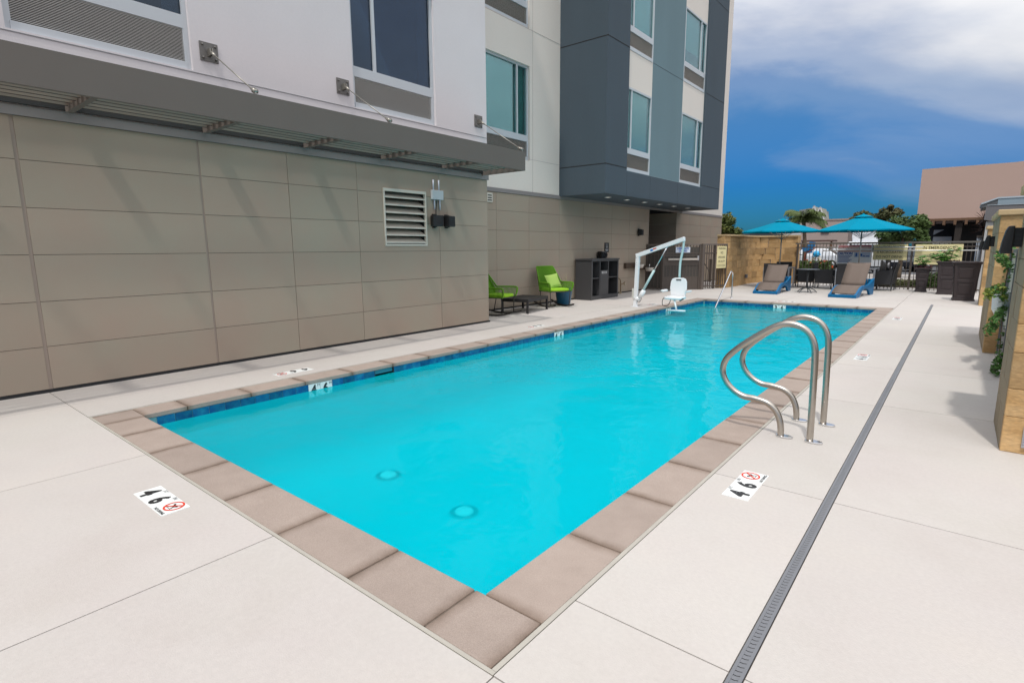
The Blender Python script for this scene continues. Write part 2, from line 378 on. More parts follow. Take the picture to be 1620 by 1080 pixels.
    def sheet(s, rows, mi=0, smooth=True):
        n = len(rows); m = len(rows[0]); vs = [p for r in rows for p in r]
        fs = [(i*m+j, i*m+j+1, (i+1)*m+j+1, (i+1)*m+j) for i in range(n-1) for j in range(m-1)]
        return s.add(vs, fs, mi, smooth)
    def build(s, name, mats, parent=None, world=True, bevel=0.0, bseg=2, data_only=False):
        if not isinstance(mats, (list, tuple)): mats = [mats]
        off = Vector(Z3)
        if parent is not None:
            if world: off = wloc(parent)
            vs = [Vector(v)-off for v in s.v]
        else:
            xs = [v[0] for v in s.v]; ys = [v[1] for v in s.v]; zs = [v[2] for v in s.v]
            off = Vector(((min(xs)+max(xs))/2, (min(ys)+max(ys))/2, min(zs))); vs = [Vector(v)-off for v in s.v]
        me = D.meshes.new(name); me.from_pydata([tuple(v) for v in vs], [], s.f)
        for m in mats: me.materials.append(m)
        me.polygons.foreach_set('material_index', s.mi); me.polygons.foreach_set('use_smooth', s.sm)
        me.update()
        o = D.objects.new(name, me); col.objects.link(o)
        if parent is not None: o.parent = parent
        else: o.location = off
        if bevel:
            b = o.modifiers.new('bevel', 'BEVEL'); b.width = bevel; b.segments = bseg; b.limit_method = 'ANGLE'; b.angle_limit = radians(40)
        return o
def recalc(o):
    import bmesh
    bm = bmesh.new(); bm.from_mesh(o.data); bmesh.ops.recalc_face_normals(bm, faces=bm.faces); bm.to_mesh(o.data); bm.free(); return o
def box(name, m, parent, x0, x1, y0, y1, z0, z1, bevel=0.0, world=True):
    return MB().box(x0, x1, y0, y1, z0, z1).build(name, m, parent, world=world, bevel=bevel)
def arc(c, r, a0, a1, n, fn):
    return [fn(c[0]+r*cos(a0+(a1-a0)*i/n), c[1]+r*sin(a0+(a1-a0)*i/n)) for i in range(n+1)]
def smooth_path(pts, n=6):
    pts = [Vector(p) for p in pts]; out = []
    P = [pts[0]*2-pts[1]]+pts+[pts[-1]*2-pts[-2]]
    for i in range(1, len(P)-2):
        for k in range(n):
            t = k/n; a, b, c, d = P[i-1], P[i], P[i+1], P[i+2]
            out.append(0.5*((2*b)+(c-a)*t+(2*a-5*b+4*c-d)*t*t+(3*b-a-3*c+d)*t*t*t))
    out.append(pts[-1]); return out
_txt = {}
def text(s, size, m, parent, loc, right, upv, name='lettering', align='CENTER', bold=0.0, sx=1.0, space=1.0):
    key = (s, round(size, 4), align, bold, sx, space)
    if key not in _txt:
        cu = D.curves.new('t', 'FONT'); cu.body = s; cu.size = size; cu.align_x = align; cu.align_y = 'CENTER'; cu.offset = bold; cu.space_line = space
        cu.resolution_u = 3
        o = D.objects.new('t', cu); col.objects.link(o)
        dg = bpy.context.evaluated_depsgraph_get(); me = D.meshes.new_from_object(o.evaluated_get(dg))
        D.objects.remove(o); D.curves.remove(cu)
        _txt[key] = ([v.co.copy() for v in me.vertices], [tuple(p.vertices) for p in me.polygons]); D.meshes.remove(me)
    vs, fs = _txt[key]; R = Vector(right).normalized(); U = Vector(upv).normalized(); l = Vector(loc)
    mb = MB(); mb.add([l+R*v.x*sx+U*v.y for v in vs], fs)
    return mb.build(name, m, parent)
def ring2d(mb, c, R, U, r0, r1, n=32, mi=0):
    c = Vector(c); R = Vector(R); U = Vector(U); vs = []; fs = []
    for k in range(n):
        a = 2*pi*k/n
        for r in (r0, r1): vs.append(c+R*r*cos(a)+U*r*sin(a))
    for k in range(n):
        j = (k+1) % n; fs.append((2*k, 2*k+1, 2*j+1, 2*j))
    return mb.add(vs, fs, mi)

# ============================================================ SETTING
# terrain
MB().box(-400, 400, -200, 700, -3.0, -1.62).build('ground', soilm)['kind'] = 'structure'
MB().box(-60, 60, 24.5, 29.0, -1.6, -0.05).box(-60, -5.9, 21.0, 24.495, -1.6, -0.052).box(1.75, 60, -14, 24.495, -1.6, -0.053).build('planting_bed', soilm)['kind'] = 'structure'
MB().box(-60, 60, 29.0, 35.0, -1.6, -0.04).build('street_pavement', walkm)['kind'] = 'structure'
MB().box(-60, 60, 35.0, 200.0, -1.6, -0.10).build('parking_lot', asphaltm)['kind'] = 'structure'

deck = thing('pool_deck', None, None, (0, 0, 0), kind='structure')
def joint_base(x0, x1, y0, y1): MBg.box(x0, x1, y0, y1, -1.6, -0.012)
MBg = MB()
for r in ((-9.8, 1.75, -9.5, 0), (-9.8, -4.785, 0, 24.495), (0.0, 1.75, 0, 24.495), (-4.785, 0.0, 14.6, 24.495)): joint_base(*r)
MBg.build('deck_bed', groutm, deck)
def slabs(xs, ys, g=0.003):
    for i in range(len(xs)-1):
        for j in range(len(ys)-1):
            box('concrete_slab', deckm, deck, xs[i]+g, xs[i+1]-g, ys[j]+g, ys[j+1]-g, -0.10, 0.0)
slabs([-6.2, -5.40, -3.32, -1.48, 0.03, 0.6585], [-9.5, -6.5, -3.4, -0.022])
slabs([-6.2, -5.40], [-0.022, 5.0, 6.96]); slabs([-7.48, -5.40], [6.96, 11.4, 15.95]); slabs([-5.40, -4.785], [-0.022, 5.0, 10.0, 14.62])
ys_r = [-0.022, 0.505, 2.19, 4.66, 6.58, 9.0, 11.4, 13.8, 15.95]
slabs([0.025, 0.6585], ys_r)
slabs([0.7085, 1.75], [-9.5, -6.5, -3.4, -0.9, 0.505, 2.19, 4.70, 6.60, 9.0, 11.4, 13.8, 15.95])
slabs([-5.40, -2.57, 0.022], [14.62, 15.95])
slabs([-7.48, -5.40, -2.57, 0.03, 1.75], [15.95, 18.9, 21.6, 24.49]); slabs([-9.8, -7.48], [16.93, 19.32])

# slot drain
dr = thing('channel_drain', 'long narrow grey slotted drain set into the concrete right of the pool', 'drain', (0.683, 3.3, 0))
MB().box(0.659, 0.708, -9.5, 16.08, -0.09, -0.014).build('channel', blackm, dr)
gm = mat('drain_grey', (0.17, 0.175, 0.19), 0.5, var=0.12, vscale=4)
MB().box(0.6605, 0.672, -9.5, 16.08, -0.012, 0.002).box(0.695, 0.7065, -9.5, 16.08, -0.012, 0.002).build('rail', gm, dr)
mb = MB(); y = -3.0; k = 0
while y < 16.06:
    step = 0.0245 if y < 6 else 0.08
    gap = 0.0035 if y < 6 else 0.004
    s = 0.0055 if y < 6 else 0
    mb.add([(0.6722, y, 0.001), (0.6838, y, 0.001), (0.6948, y+s, 0.001), (0.6948, y+step-gap+s, 0.001), (0.6838, y+step-gap, 0.001), (0.6722, y+step-gap, 0.001)], [(0, 1, 2, 3, 4, 5)])
    y += step
g = mb.build('grating', gm, dr); g['kind'] = 'stuff'

# ------------------------------------------------------------ pool
W = 0.30; PL = 4.7606; PF = 14.596; WZ = -0.122; CT = 0.045
pool = thing('swimming_pool', 'long rectangular swimming pool with turquoise water and stone coping', 'pool', (-2.38, 7.3, 0))
def uv_along(o, ax):
    me = o.data; uv = me.uv_layers.new(name='along'); xs = [v.co[ax] for v in me.vertices]; a, b = min(xs), max(xs)
    for l in me.loops:
        t = me.vertices[l.vertex_index].co[ax]; d = min(t-a, b-t); uv.data[l.index].uv = (d, 0)
def coping(x0, x1, y0, y1, ax, both=False):
    g = 0.0035
    if ax == 0: x0 += g; x1 -= g
    else: y0 += g; y1 -= g
    # subdivided along its length so that the stain coordinate can vary
    n = 8; mb = MB(); dz = random.uniform(-0.0015, 0.0015)
    ts = [0, 0.04, 0.10, 0.2, 0.5, 0.8, 0.90, 0.96, 1.0]
    rows = []
    for t in ts:
        if ax == 0:
            x = x0+(x1-x0)*t; rows.append([(x, y0, -CT), (x, y0, dz), (x, y1, dz), (x, y1, -CT)])
        else:
            yy = y0+(y1-y0)*t; rows.append([(x1, yy, -CT), (x1, yy, dz), (x0, yy, dz), (x0, yy, -CT)])
    vs = [p for r in rows for p in r]; fs = []
    for i in range(n):
        for j in range(4):
            k = (j+1) % 4; fs.append((i*4+j, i*4+k, (i+1)*4+k, (i+1)*4+j))
    fs.append((3, 2, 1, 0)); fs.append((n*4, n*4+1, n*4+2, n*4+3))
    o = mb.add(vs, fs).build('coping_stone', copm, pool, bevel=0.006); recalc(o)
    uv_along(o, ax); return o
# near row, right row, left row, far row
xn = [0.3539, 0.8655, 1.4854, 2.1037, 2.7169, 3.3273, 3.9305, 4.4118]
coping(-xn[0], 0, 0, W, 0)
for a, b in zip(xn[:-1], xn[1:]): coping(-b, -a, 0, W, 0)
coping(-PL, -xn[-1], 0, W+0.01, 0)
yr = [W, 0.9557, 1.5765, 2.1985]
while yr[-1] < 14.0: yr.append(yr[-1]+0.6346)
yr[-1] = PF-W
for a, b in zip(yr[:-1], yr[1:]): coping(-W, 0, a, b, 1)
yl = [W+0.01, 0.681, 1.292, 1.903]
while yl[-1] < 14.0: yl.append(yl[-1]+0.6202)
yl[-1] = PF-W
for a, b in zip(yl[:-1], yl[1:]): coping(-PL, -PL+W, a, b, 1)
xf = [0, 0.72, 1.37, 2.02, 2.67, 3.32, 3.97, 4.4, PL]
for a, b in zip(xf[:-1], xf[1:]): coping(-b, -a, PF-W, PF, 0)
mb = MB()
zb = -0.008
mb.box(-PL+.01, -.01, 0.01, W-0.012, -0.0455, zb).box(-PL+.01, -.01, PF-W+0.012, PF-.01, -0.0455, zb).box(-PL+.01, -PL+W-0.012, W, PF-W, -0.0455, zb).box(-W+0.012, -.01, W, PF-W, -0.0455, zb)
mb.build('coping_bed', groutm, pool)
o = MB().box(-PL-0.022, 0.022, -0.019, -0.001, -0.1, -0.002).box(-PL-0.022, 0.022, PF+0.001, PF+0.021, -0.1, -0.002).box(-PL-0.022, -PL-0.001, 0.0, PF, -0.1, -0.002).box(0.001, 0.022, 0.0, PF, -0.1, -0.002).build('sealant_joint', sealm, pool)
# tiled waterline; joints of grout behind
tz0, tz1 = -0.198, -0.047; tw = 0.1524
skim = (2.826, 3.145)
def depth_tile(txt, sub, c, R, U, parent, size=0.148, name='depth_tile'):
    c = Vector(c); R = Vector(R); U = Vector(U); nrm = R.cross(U)
    mb = MB(); mb.obox(c-nrm*0.004, R, U, nrm, size/2, size/2, 0.005)
    t = mb.build(name, whitetile, parent)
    text(txt, 0.155, blackp, t, c+nrm*0.0025-R*0.012-U*0.004, R, U, 'numeral', bold=0.007, sx=0.86)
    text(sub, 0.036, greyp, t, c+nrm*0.0025+R*0.053+U*0.052, R, U, 'unit_letters', bold=0.0006)
    return t
def wtile(c, R):
    c = Vector(c); R = Vector(R); U = Vector((0, 0, 1)); nrm = R.cross(U)
    return MB().obox(c-nrm*0.004, R, U, nrm, (tw-0.0045)/2, (tz1-tz0)/2, 0.005+random.uniform(0, 0.0008)).build('waterline_tile', tilem, pool)
zc = (tz0+tz1)/2; xl = -PL+W; xr = -W; yn = W; yf = PF-W
dm = {'a': (1.933, '4', '6'), 'b': (6.82, '4', '6'), 'c': (11.70, '4', '0')}
# left wall (faces +x): right vector for a viewer is +y
y = 0.718-2*tw-tw
spec = {}
for kk, (ys_, a, b) in dm.items():
    i = round((ys_-0.718)/tw); spec[i] = (a, 'FT'); spec[i+1] = (b, 'IN')
sk = {round((skim[0]-0.718)/tw), round((skim[0]-0.718)/tw)+1}
i = -2
while 0.718+(i+1)*tw < yf:
    yc = 0.718+(i+0.5)*tw
    if i in spec: depth_tile(*spec[i], (xl, yc, zc), (0, 1, 0), (0, 0, 1), pool)
    elif i not in sk: wtile((xl, yc, zc), (0, 1, 0))
    i += 1
ylast = 0.718+i*tw
if yf-ylast > 0.02: MB().box(xl-0.01, xl+0.0005, ylast+.002, yf, tz0, tz1).build('waterline_tile', tilem, pool)
# far wall (faces -y): right vector +x
x = xr-0.02; i = 0
while x-tw > xl+0.0:
    xc = x-tw/2
    if abs(xc-(-2.325)) < tw*0.5: depth_tile('6', 'IN', (xc, yf, zc), (1, 0, 0), (0, 0, 1), pool)
    elif abs(xc-(-2.325-tw)) < tw*0.5: depth_tile('3', 'FT', (xc, yf, zc), (1, 0, 0), (0, 0, 1), pool)
    else: wtile((xc, yf, zc), (1, 0, 0))
    x -= tw
x = xl+0.03
while x+tw < xr: wtile((x+tw/2, yn, zc), (-1, 0, 0)); x += tw
y = yn+0.03
while y+tw < yf: wtile((xr, y+tw/2, zc), (0, -1, 0)); y += tw
ins = 0.004
ka, kb = 0.718+min(sk)*tw, 0.718+(max(sk)+1)*tw
mb = MB(); z0g, z1g = -0.26, -0.046
mb.box(xl-0.3, xl-ins, yn-0.3, ka, z0g, z1g).box(xl-0.3, xl-ins, kb, yf+0.3, z0g, z1g).box(xr+ins, xr+0.3, yn-0.3, yf+0.3, z0g, z1g)
mb.box(xl-ins, xr+ins, yn-0.3, yn-ins, z0g, z1g).box(xl-ins, xr+ins, yf+ins, yf+0.3, z0g, z1g)
mb.build('tile_grout_bed', tgrout, pool)
# skimmer mouth
s = MB().box(xl-0.30, xl-0.28, ka, kb, -0.26, -0.047).box(xl-0.28, xl-0.001, ka, ka+0.008, -0.26, -0.047).box(xl-0.28, xl-0.001, kb-0.008, kb, -0.26, -0.047).build('skimmer_mouth', darkm, pool)
MB().box(xl-0.03, xl-0.02, ka+0.012, kb-0.012, -0.10, -0.05).build('skimmer_flap', mat('flap_teal', (0.02, 0.20, 0.27), 0.5), s)
# shell
def shell_floor(y): return -1.13+max(0, (y-4)/(yf-4))*0.20
CR = 0.42
def cove(d): return CR-math.sqrt(max(0.0, CR*CR-(CR-min(max(d, 0.0), CR))**2))
ds = [0.0, 0.004, 0.015, 0.035, 0.07, 0.12, 0.16, 0.22, 0.31, 0.42]
gx = [xl+d_ for d_ in ds]+[xl+0.9+i*0.4 for i in range(7)]+[xr-d_ for d_ in ds[::-1]]
gy = [yn+d_ for d_ in ds]+[1.3+i*0.6 for i in range(21)]+[yf-d_ for d_ in ds[::-1]]
rows = [[(x_, y_, max(shell_floor(y_)+cove(x_-xl), shell_floor(y_)+cove(xr-x_), shell_floor(y_)+cove(y_-yn), shell_floor(y_)+cove(yf-y_))) for x_ in gx] for y_ in gy]
MB().sheet(rows).build('pool_floor', poolm, pool)
mb = MB().box(xl-0.3, xl, yn-0.3, yf+0.3, -1.6, -0.262).box(xr, xr+0.28, yn-0.3, yf+0.3, -1.6, -0.262).box(xl, xr, yn-0.28, yn, -1.6, -0.262).box(xl, xr, yf, yf+0.28, -1.6, -0.262)
mb.build('pool_wall', poolm, pool)
# entry steps, nosing tiles
for k, (y0, zt) in enumerate(((13.93, -0.38), (13.60, -0.62), (13.27, -0.86))):
    st = box('pool_step', poolm, pool, xl+.001, -2.35-0.0+k*0.001, y0, yf-k*0.001, -1.3, zt)
    MB().box(-2.50, -2.40, y0+0.02, yf-0.05, zt+0.0005, zt+0.006).box(xl+0.05, -2.5, y0+0.01, y0+0.05, zt+0.0005, zt+0.006).build('nosing_tile', tilem, st)
# main drains
for (dx, dy) in ((-3.78, 2.47), (-2.46, 2.37)):
    d = MB().lathe((dx, dy, -1.132), [(0.0, 0.035), (0.07, 0.032), (0.088, 0.02), (0.095, 0.003)], 28).build('drain_cover', mat('drain_white', (0.90, 0.98, 0.98), 0.5), pool)
    mbb = MB()
    for k in range(28):
        a = 2*pi*k/28; c, s_ = cos(a), sin(a)
        mbb.bar((dx+c*0.10, dy+s_*0.10, -1.122), (dx+c*0.142, dy+s_*0.142, -1.122), 0.007, 0.010)
    ring2d(mbb, (dx, dy, -1.126), (1, 0, 0), (0, 1, 0), 0.096, 0.152, 32, 1)
    mbb.build('drain_grate', [mat('drain_slot', (0.0, 0.16, 0.26), 0.6), mat('drain_ring', (0.02, 0.50, 0.60), 0.6)], pool)
wm = MB().sheet([[(xl-0.02, yn-0.002, WZ), (xr+0.002, yn-0.002, WZ)], [(xl-0.02, yf+0.002, WZ), (xr+0.002, yf+0.002, WZ)]], smooth=False)
wo_ = wm.build('pool_water', waterm); wo_['kind'] = 'structure'

# depth markers on the deck
def deck_marker(label, lower_left, R, U, ft, inch, group='depth markers set into the deck'):
    R = Vector((*R, 0)); U = Vector((*U, 0)); o = Vector((*lower_left, 0.0))
    t = thing('depth_marker', label, 'depth marker', o+R*0.228+U*0.075, 0, group)
    s = 0.150
    for k in range(3):
        c = o+R*(0.0765+0.1525*k)+U*0.075+Vector((0, 0, 0.004))
        if k < 2:
            tl = MB().obox(c-Vector((0, 0, .003)), R, U, (0, 0, 1), s/2, s/2, 0.003).build('marker_tile', whitetile, t)
            text((ft, inch)[k], 0.150, blackp, tl, c+Vector((0, 0, .0022))-R*0.008-U*0.012, R, U, 'numeral', bold=0.006, sx=0.9)
            text(('FT', 'IN')[k], 0.034, greyp, tl, c+Vector((0, 0, .0022))+R*0.05+U*0.058, R, U, 'unit_letters')
        else:
            tl = MB().obox(c-Vector((0, 0, .003)), R, U, (0, 0, 1), s/2, s/2, 0.003).build('marker_tile', whitetile, t)
            cc = c+U*0.016+Vector((0, 0, .0024)); mb = MB()
            ring2d(mb, cc, R, U, 0.046, 0.056); a = (R*0.7071-U*0.7071)
            mb.obox(cc+Vector((0, 0, .0006)), (R+U*1.0).normalized(), (R-U).normalized(), (0, 0, 1), 0.049, 0.0045, 0.0004)
            mb.build('prohibition_ring', redp, tl)
            mb = MB(); h = cc
            mb.obox(h-R*0.004+U*0.004, (R*0.85-U*0.5).normalized(), (R*0.5+U*0.85).normalized(), (0, 0, 1), 0.022, 0.0055, 0.0003)
            mb.obox(h+R*0.012-U*0.014, (R*0.5-U*0.85).normalized(), (R*0.85+U*0.5).normalized(), (0, 0, 1), 0.014, 0.003, 0.0003)
            ring2d(mb, h+R*0.020+U*0.006, R, U, 0.0, 0.007, 12)
            for q in range(3): mb.obox(h-U*(0.030+0.0*q)+R*(-0.022+0.02*q), R, U, (0, 0, 1), 0.007, 0.0016, 0.0003)
            mb.build('diver_symbol', blackp, tl)
            text('NO DIVING', 0.024, blackp, tl, c-U*0.061+Vector((0, 0, .0022)), R, U, 'lettering', bold=0.0006)
    return t
deck_marker('4 6 depth marker with red no diving ring on the near end of the deck', (-2.630, -0.310), (1, 0), (0, 1), '4', '6')
deck_marker('4 6 depth marker with red no diving ring between the steel rails and nearest corner', (0.318, 1.896), (0, 1), (-1, 0), '4', '6')
deck_marker('4 6 depth marker on the deck strip below the wall louvre, by the pool edge', (-5.105, 2.310), (0, -1), (1, 0), '4', '6')
deck_marker('4 6 depth marker on the deck beyond the steel handrails, beside the drain', (0.318, 7.0), (0, 1), (-1, 0), '4', '6')
deck_marker('4 6 depth marker on the deck strip in front of the green rocking chairs', (-5.105, 7.23), (0, -1), (1, 0), '4', '6')
deck_marker('4 0 depth marker on the right deck near the far corner of the pool', (0.318, 12.05), (0, 1), (-1, 0), '4', '0')
deck_marker('4 0 depth marker on the deck beside the white pool lift post', (-5.105, 12.3), (0, -1), (1, 0), '4', '0')
deck_marker('3 6 depth marker on the far deck behind the shallow end', (-2.2, 14.92), (-1, 0), (0, -1), '3', '6')

# ------------------------------------------------------------ hotel building
WX = -6.166; W2 = -7.48; YC = 6.96; BX = -6.073; ROOF = 13.2
bld = thing('hotel_building', 'multi-storey hotel with tan panelled ground floor, white upper walls and slate blue projecting bay', 'building', (-8, 6, 0))
zj = [0.035, 0.485, 0.953, 1.43, 1.897, 2.36, 2.775]
vent = (4.435, 5.345, 1.52, 2.437)
def rects_minus(y0, y1, z0, z1, hole):
    hy0, hy1, hz0, hz1 = hole
    if hy1 <= y0 or hy0 >= y1 or hz1 <= z0 or hz0 >= z1: return [(y0, y1, z0, z1)]
    out = []
    if hy0 > y0: out.append((y0, hy0, z0, z1))
    if hy1 < y1: out.append((hy1, y1, z0, z1))
    a, b = max(y0, hy0), min(y1, hy1)
    if hz0 > z0: out.append((a, b, z0, hz0))
    if hz1 < z1: out.append((a, b, hz1, z1))
    return out
def cladding(xp, ys, gap=0.003, hole=(0, 0, 0, 0), gaps=None):
    for i in range(len(ys)-1):
        ga = gaps.get(i, gap) if gaps else gap; gb = gaps.get(i+1, gap) if gaps else gap
        for j in range(len(zj)-1):
            mb = MB()
            for (a, b, c, d) in rects_minus(ys[i]+ga, ys[i+1]-gb, zj[j]+0.0025, zj[j+1]-0.0025, hole):
                mb.box(xp-0.02, xp+random.uniform(-0.0012, 0), a, b, c, d)
            if mb.v: mb.build('wall_panel', cladm, bld)
ysl = [-8.0, -5.07, -3.38, -1.69, 0.0, 1.69, 2.83, 3.95, 5.66, 6.955]
cladding(WX, ysl, hole=vent, gaps={4: 0.017, 5: 0.013})
box('reveal_strip', revm, bld, WX-0.018, WX-0.006, -0.016, 0.016, 0.035, 2.775); box('reveal_strip', revm, bld, WX-0.018, WX-0.006, 1.678, 1.702, 0.035, 2.775)
mb = MB()
for (a, b, c, d) in rects_minus(-8.0, YC-0.002, 0.0, 2.9, (vent[0]+.01, vent[1]-.01, vent[2]+.01, vent[3]-.01)):
    mb.box(WX-0.35, WX-0.022, a, b, c, d)
mb.box(WX-0.6, WX-0.35, -8.0, YC-0.002, 0.0, 2.9)
mb.build('backing_wall', cladback, bld)
box('base_strip', blackmat, bld, WX-0.021, WX+0.004, -8.0, YC+0.03, 0.0, 0.032)
box('trim_band', trimm, bld, WX-0.01, WX+0.022, -8.0, YC+0.022, 2.777, 2.872)
# return wall at the corner
for j in range(6): box('wall_panel', cladm, bld, W2+0.003, WX-0.021, YC-0.002, YC+0.018, zj[j]+.0025, zj[j+1]-.0025)
# recessed ground floor wall
ys2 = [6.98, 8.75, 10.02, 11.38, 12.62, 14.30, 15.48, 16.93]
cladding(W2, ys2)
box('backing_wall', cladback, bld, W2-0.3, W2-0.022, 6.97, 16.92, 0.0, 2.9)
box('base_strip', blackmat, bld, W2-0.021, W2+0.012, 6.98, 16.93, 0.0, 0.034)
box('trim_band', trimm, bld, W2-0.01, W2+0.022, YC+0.02, 24.47, 2.777, 2.868)
cladding(W2, [19.34, 20.6, 21.85, 23.1, 24.45])
box('backing_wall', cladback, bld, W2-0.3, W2-0.022, 19.34, 24.45, 0.0, 2.9)
for j in range(6):   # reveals of the entry recess
    for (a, b) in ((-9.7, -8.6), (-8.6, W2-0.002)):
        box('wall_panel', cladm, bld, a+.003, b-.003, 19.315, 19.335, zj[j]+.0025, zj[j+1]-.0025)
        box('wall_panel', cladm, bld, a+.003, b-.003, 16.932, 16.952, zj[j]+.0025, zj[j+1]-.0025)
box('entry_back_wall', mat('dark_grey_wall', (0.045, 0.044, 0.045), 0.8), bld, -9.9, -9.7, 16.93, 19.34, 0.0, 2.86)
dd = box('service_door', mat('dark_door', (0.02, 0.021, 0.023), 0.5), bld, -9.7, -9.66, 17.5, 18.6, 0.02, 2.15)
box('handle', steel, dd, -9.655, -9.62, 18.45, 18.48, 0.95, 1.15)

HOLES = []
def wall_with_holes(name, m, xf, depth, y0, y1, z0, z1, holes):
    ysq = sorted({y0, y1, *[h[0] for h in holes], *[h[1] for h in holes]}); zsq = sorted({z0, z1, *[h[2] for h in holes], *[h[3] for h in holes]})
    mb = MB()
    for j in range(len(zsq)-1):
        run = None
        for i in range(len(ysq)-1):
            yc, zc_ = (ysq[i]+ysq[i+1])/2, (zsq[j]+zsq[j+1])/2
            solid = not any(h[0] < yc < h[1] and h[2] < zc_ < h[3] for h in holes)
            if solid and run is None: run = ysq[i]
            if (not solid) and run is not None: mb.box(xf-depth, xf, run, ysq[i], zsq[j], zsq[j+1]); run = None
        if run is not None: mb.box(xf-depth, xf, run, ysq[-1], zsq[j], zsq[j+1])
    return mb.build(name, m, bld)
def window(xf, y0, y1, z0, z1, mull, style, inset=0.05, slats=24, curtain=1.0, label=None):
    """frame, mullion, panes, grille; mull = fraction of the width where the mullion stands"""
    x = xf-inset; fwd = 0.048; zg0 = z0+0.085; zg1 = z0+0.455; zt = z0+0.60
    mb = MB()
    mb.box(x-0.07, x, y0, y0+fwd, z0, z1).box(x-0.07, x, y1-fwd, y1, z0, z1).box(x-0.07, x, y0+fwd, y1-fwd, z1-fwd, z1)
    mb.box(x-0.07, x+0.012, y0+fwd, y1-fwd, z0, zg0).box(x-0.07, x, y0+fwd, y1-fwd, zg1, zt)
    ym = y0+(y1-y0)*mull; mb.box(x-0.068, x-0.004, ym-0.024, ym+0.024, zt, z1-fwd)
    wdw = mb.build('window', framem, bld)
    if label: wdw['label'] = label
    gl = glassn if style == 'near' else glassg
    MB().box(x-0.042, x-0.036, y0+fwd, ym-0.024, zt, z1-fwd).build('pane', gl, wdw)
    MB().box(x-0.042, x-0.036, ym+0.024, y1-fwd, zt, z1-fwd).build('pane', gl, wdw)
    # grille
    MB().box(x-0.066, x-0.060, y0+fwd, y1-fwd, zg0, zg1).build('grille_back', mat('grille_void', (0.003, 0.003, 0.003), 0.9, spec=0.0), wdw)
    n = slats; p = (zg1-zg0)/n
    if style == 'near':
        for k in range(n):
            zz_ = zg0+p*(k+0.5); m2 = MB()
            m2.prism([(x-0.017, zz_-p*0.13), (x-0.012, zz_-p*0.15), (x-0.011, zz_+p*0.15), (x-0.017, zz_+p*0.15)], lambda u, v, t: (u, y0+fwd+0.001+(y1-y0-2*fwd-0.002)*t, v))
            recalc(m2.build('grille_slat', louvn, wdw))
        box('grille_frame', framem, wdw, x-0.05, x-0.004, y0+fwd, y0+fwd+0.012, zg0, zg1); box('grille_frame', framem, wdw, x-0.05, x-0.004, y1-fwd-0.012, y1-fwd, zg0, zg1)
    else:
        m2 = MB()
        for k in range(n):
            zz_ = zg0+p*(k+0.5); m2.box(x-0.035, x-0.02, y0+fwd, y1-fwd, zz_-p*0.16, zz_+p*0.16)
        m2.build('grille', louvm, wdw)['kind'] = 'stuff'
    # room behind
    MB().box(x-0.42, x-0.40, y0, y1, zt-0.1, z1).build('room_dark', darkm, wdw)
    if curtain:
        rows = []; c0, c1 = (y0+fwd, y1-fwd) if curtain >= 1 else ((y1-fwd-(y1-y0)*curtain), y1-fwd)
        nn = max(4, int((c1-c0)/0.05))
        if style == 'near':
            rows = [[(x-0.12+0.012*sin(k*1.9), c0+(c1-c0)*k/nn, zt) for k in range(nn+1)], [(x-0.12+0.012*sin(k*1.9), c0+(c1-c0)*k/nn, z1) for k in range(nn+1)]]
        else:
            zlow = zt+(z1-zt)*(0.0 if curtain == 1 else (curtain-1))
            rows = [[(x-0.11+0.004*sin(k*1.9), c0+(c1-c0)*k/nn, zlow) for k in range(nn+1)], [(x-0.11+0.004*sin(k*1.9), c0+(c1-c0)*k/nn, z1) for k in range(nn+1)]]
        MB().sheet(rows).build('curtain', curtm, wdw)
    return wdw
FH = 3.05
# near block upper wall
holesA = []
for f_ in range(3):
    for (a, b) in ((-3.4, -1.73), (0.06, 1.73), (3.98, 5.65)):
        if f_ and a < 0: continue
        holesA.append((a, b, 3.575+f_*FH, 5.72+f_*FH))
NX = WX+0.003
wall_with_holes('stucco_wall', stucco, NX, 0.44, -8.0, YC, 2.874, ROOF, holesA)
for h in holesA:
    window(NX, *h, 0.27, 'near', inset=0.045, slats=(24 if h[0] < 3 else 26), curtain=0.10)
# control reveal under the window sills
MB().box(NX, NX+0.006, -8.0, YC-0.001, 3.548, 3.556).build('sill_line', mat('shadow_bead', (0.30, 0.30, 0.31), 0.8), bld)
MB().box(NX-0.9, NX-0.45, -8.0, YC-0.01, 2.9, ROOF).box(-16, NX-0.9, -8, YC, -0.1, ROOF).build('block_core', darkm, bld)
MB().box(W2-0.02, NX-0.441, YC-0.06, YC-0.002, 2.874, ROOF).build('corner_return', stucco, bld)
MB().box(-16.05, NX+0.05, -8.05, YC+0.04, ROOF, ROOF+0.1).build('roof_edge', trimm, bld)
# recessed white wall with windows
holesC = [(8.30, 10.05, 3.62+f_*FH, 5.83+f_*FH) for f_ in range(3)]
wall_with_holes('stucco_wall', stuccow, W2, 0.44, YC, 11.36, 2.87, ROOF, holesC)
for h in holesC: window(W2, *h, 0.76, 'far', inset=0.05, slats=16, curtain=1)
MB().box(W2, W2+0.004, YC, 11.35, 3.655, 3.662).box(W2, W2+0.004, YC, 11.35, 6.655, 6.662).box(W2, W2+0.004, 10.17, 10.177, 2.87, ROOF).build('stucco_joint', mat('joint_bead', (0.48, 0.42, 0.39), 0.9), bld)
MB().box(-16, W2-0.45, YC, 24.4, 2.9, ROOF).build('block_core', darkm, bld)
wall_with_holes('stucco_wall', stuccow, W2, 0.44, 19.82, 24.45, 2.87, ROOF-0.5, [])
MB().box(-16, W2-.01, 24.41, 24.45, -0.05, ROOF-0.5).build('end_wall', stuccow, bld)
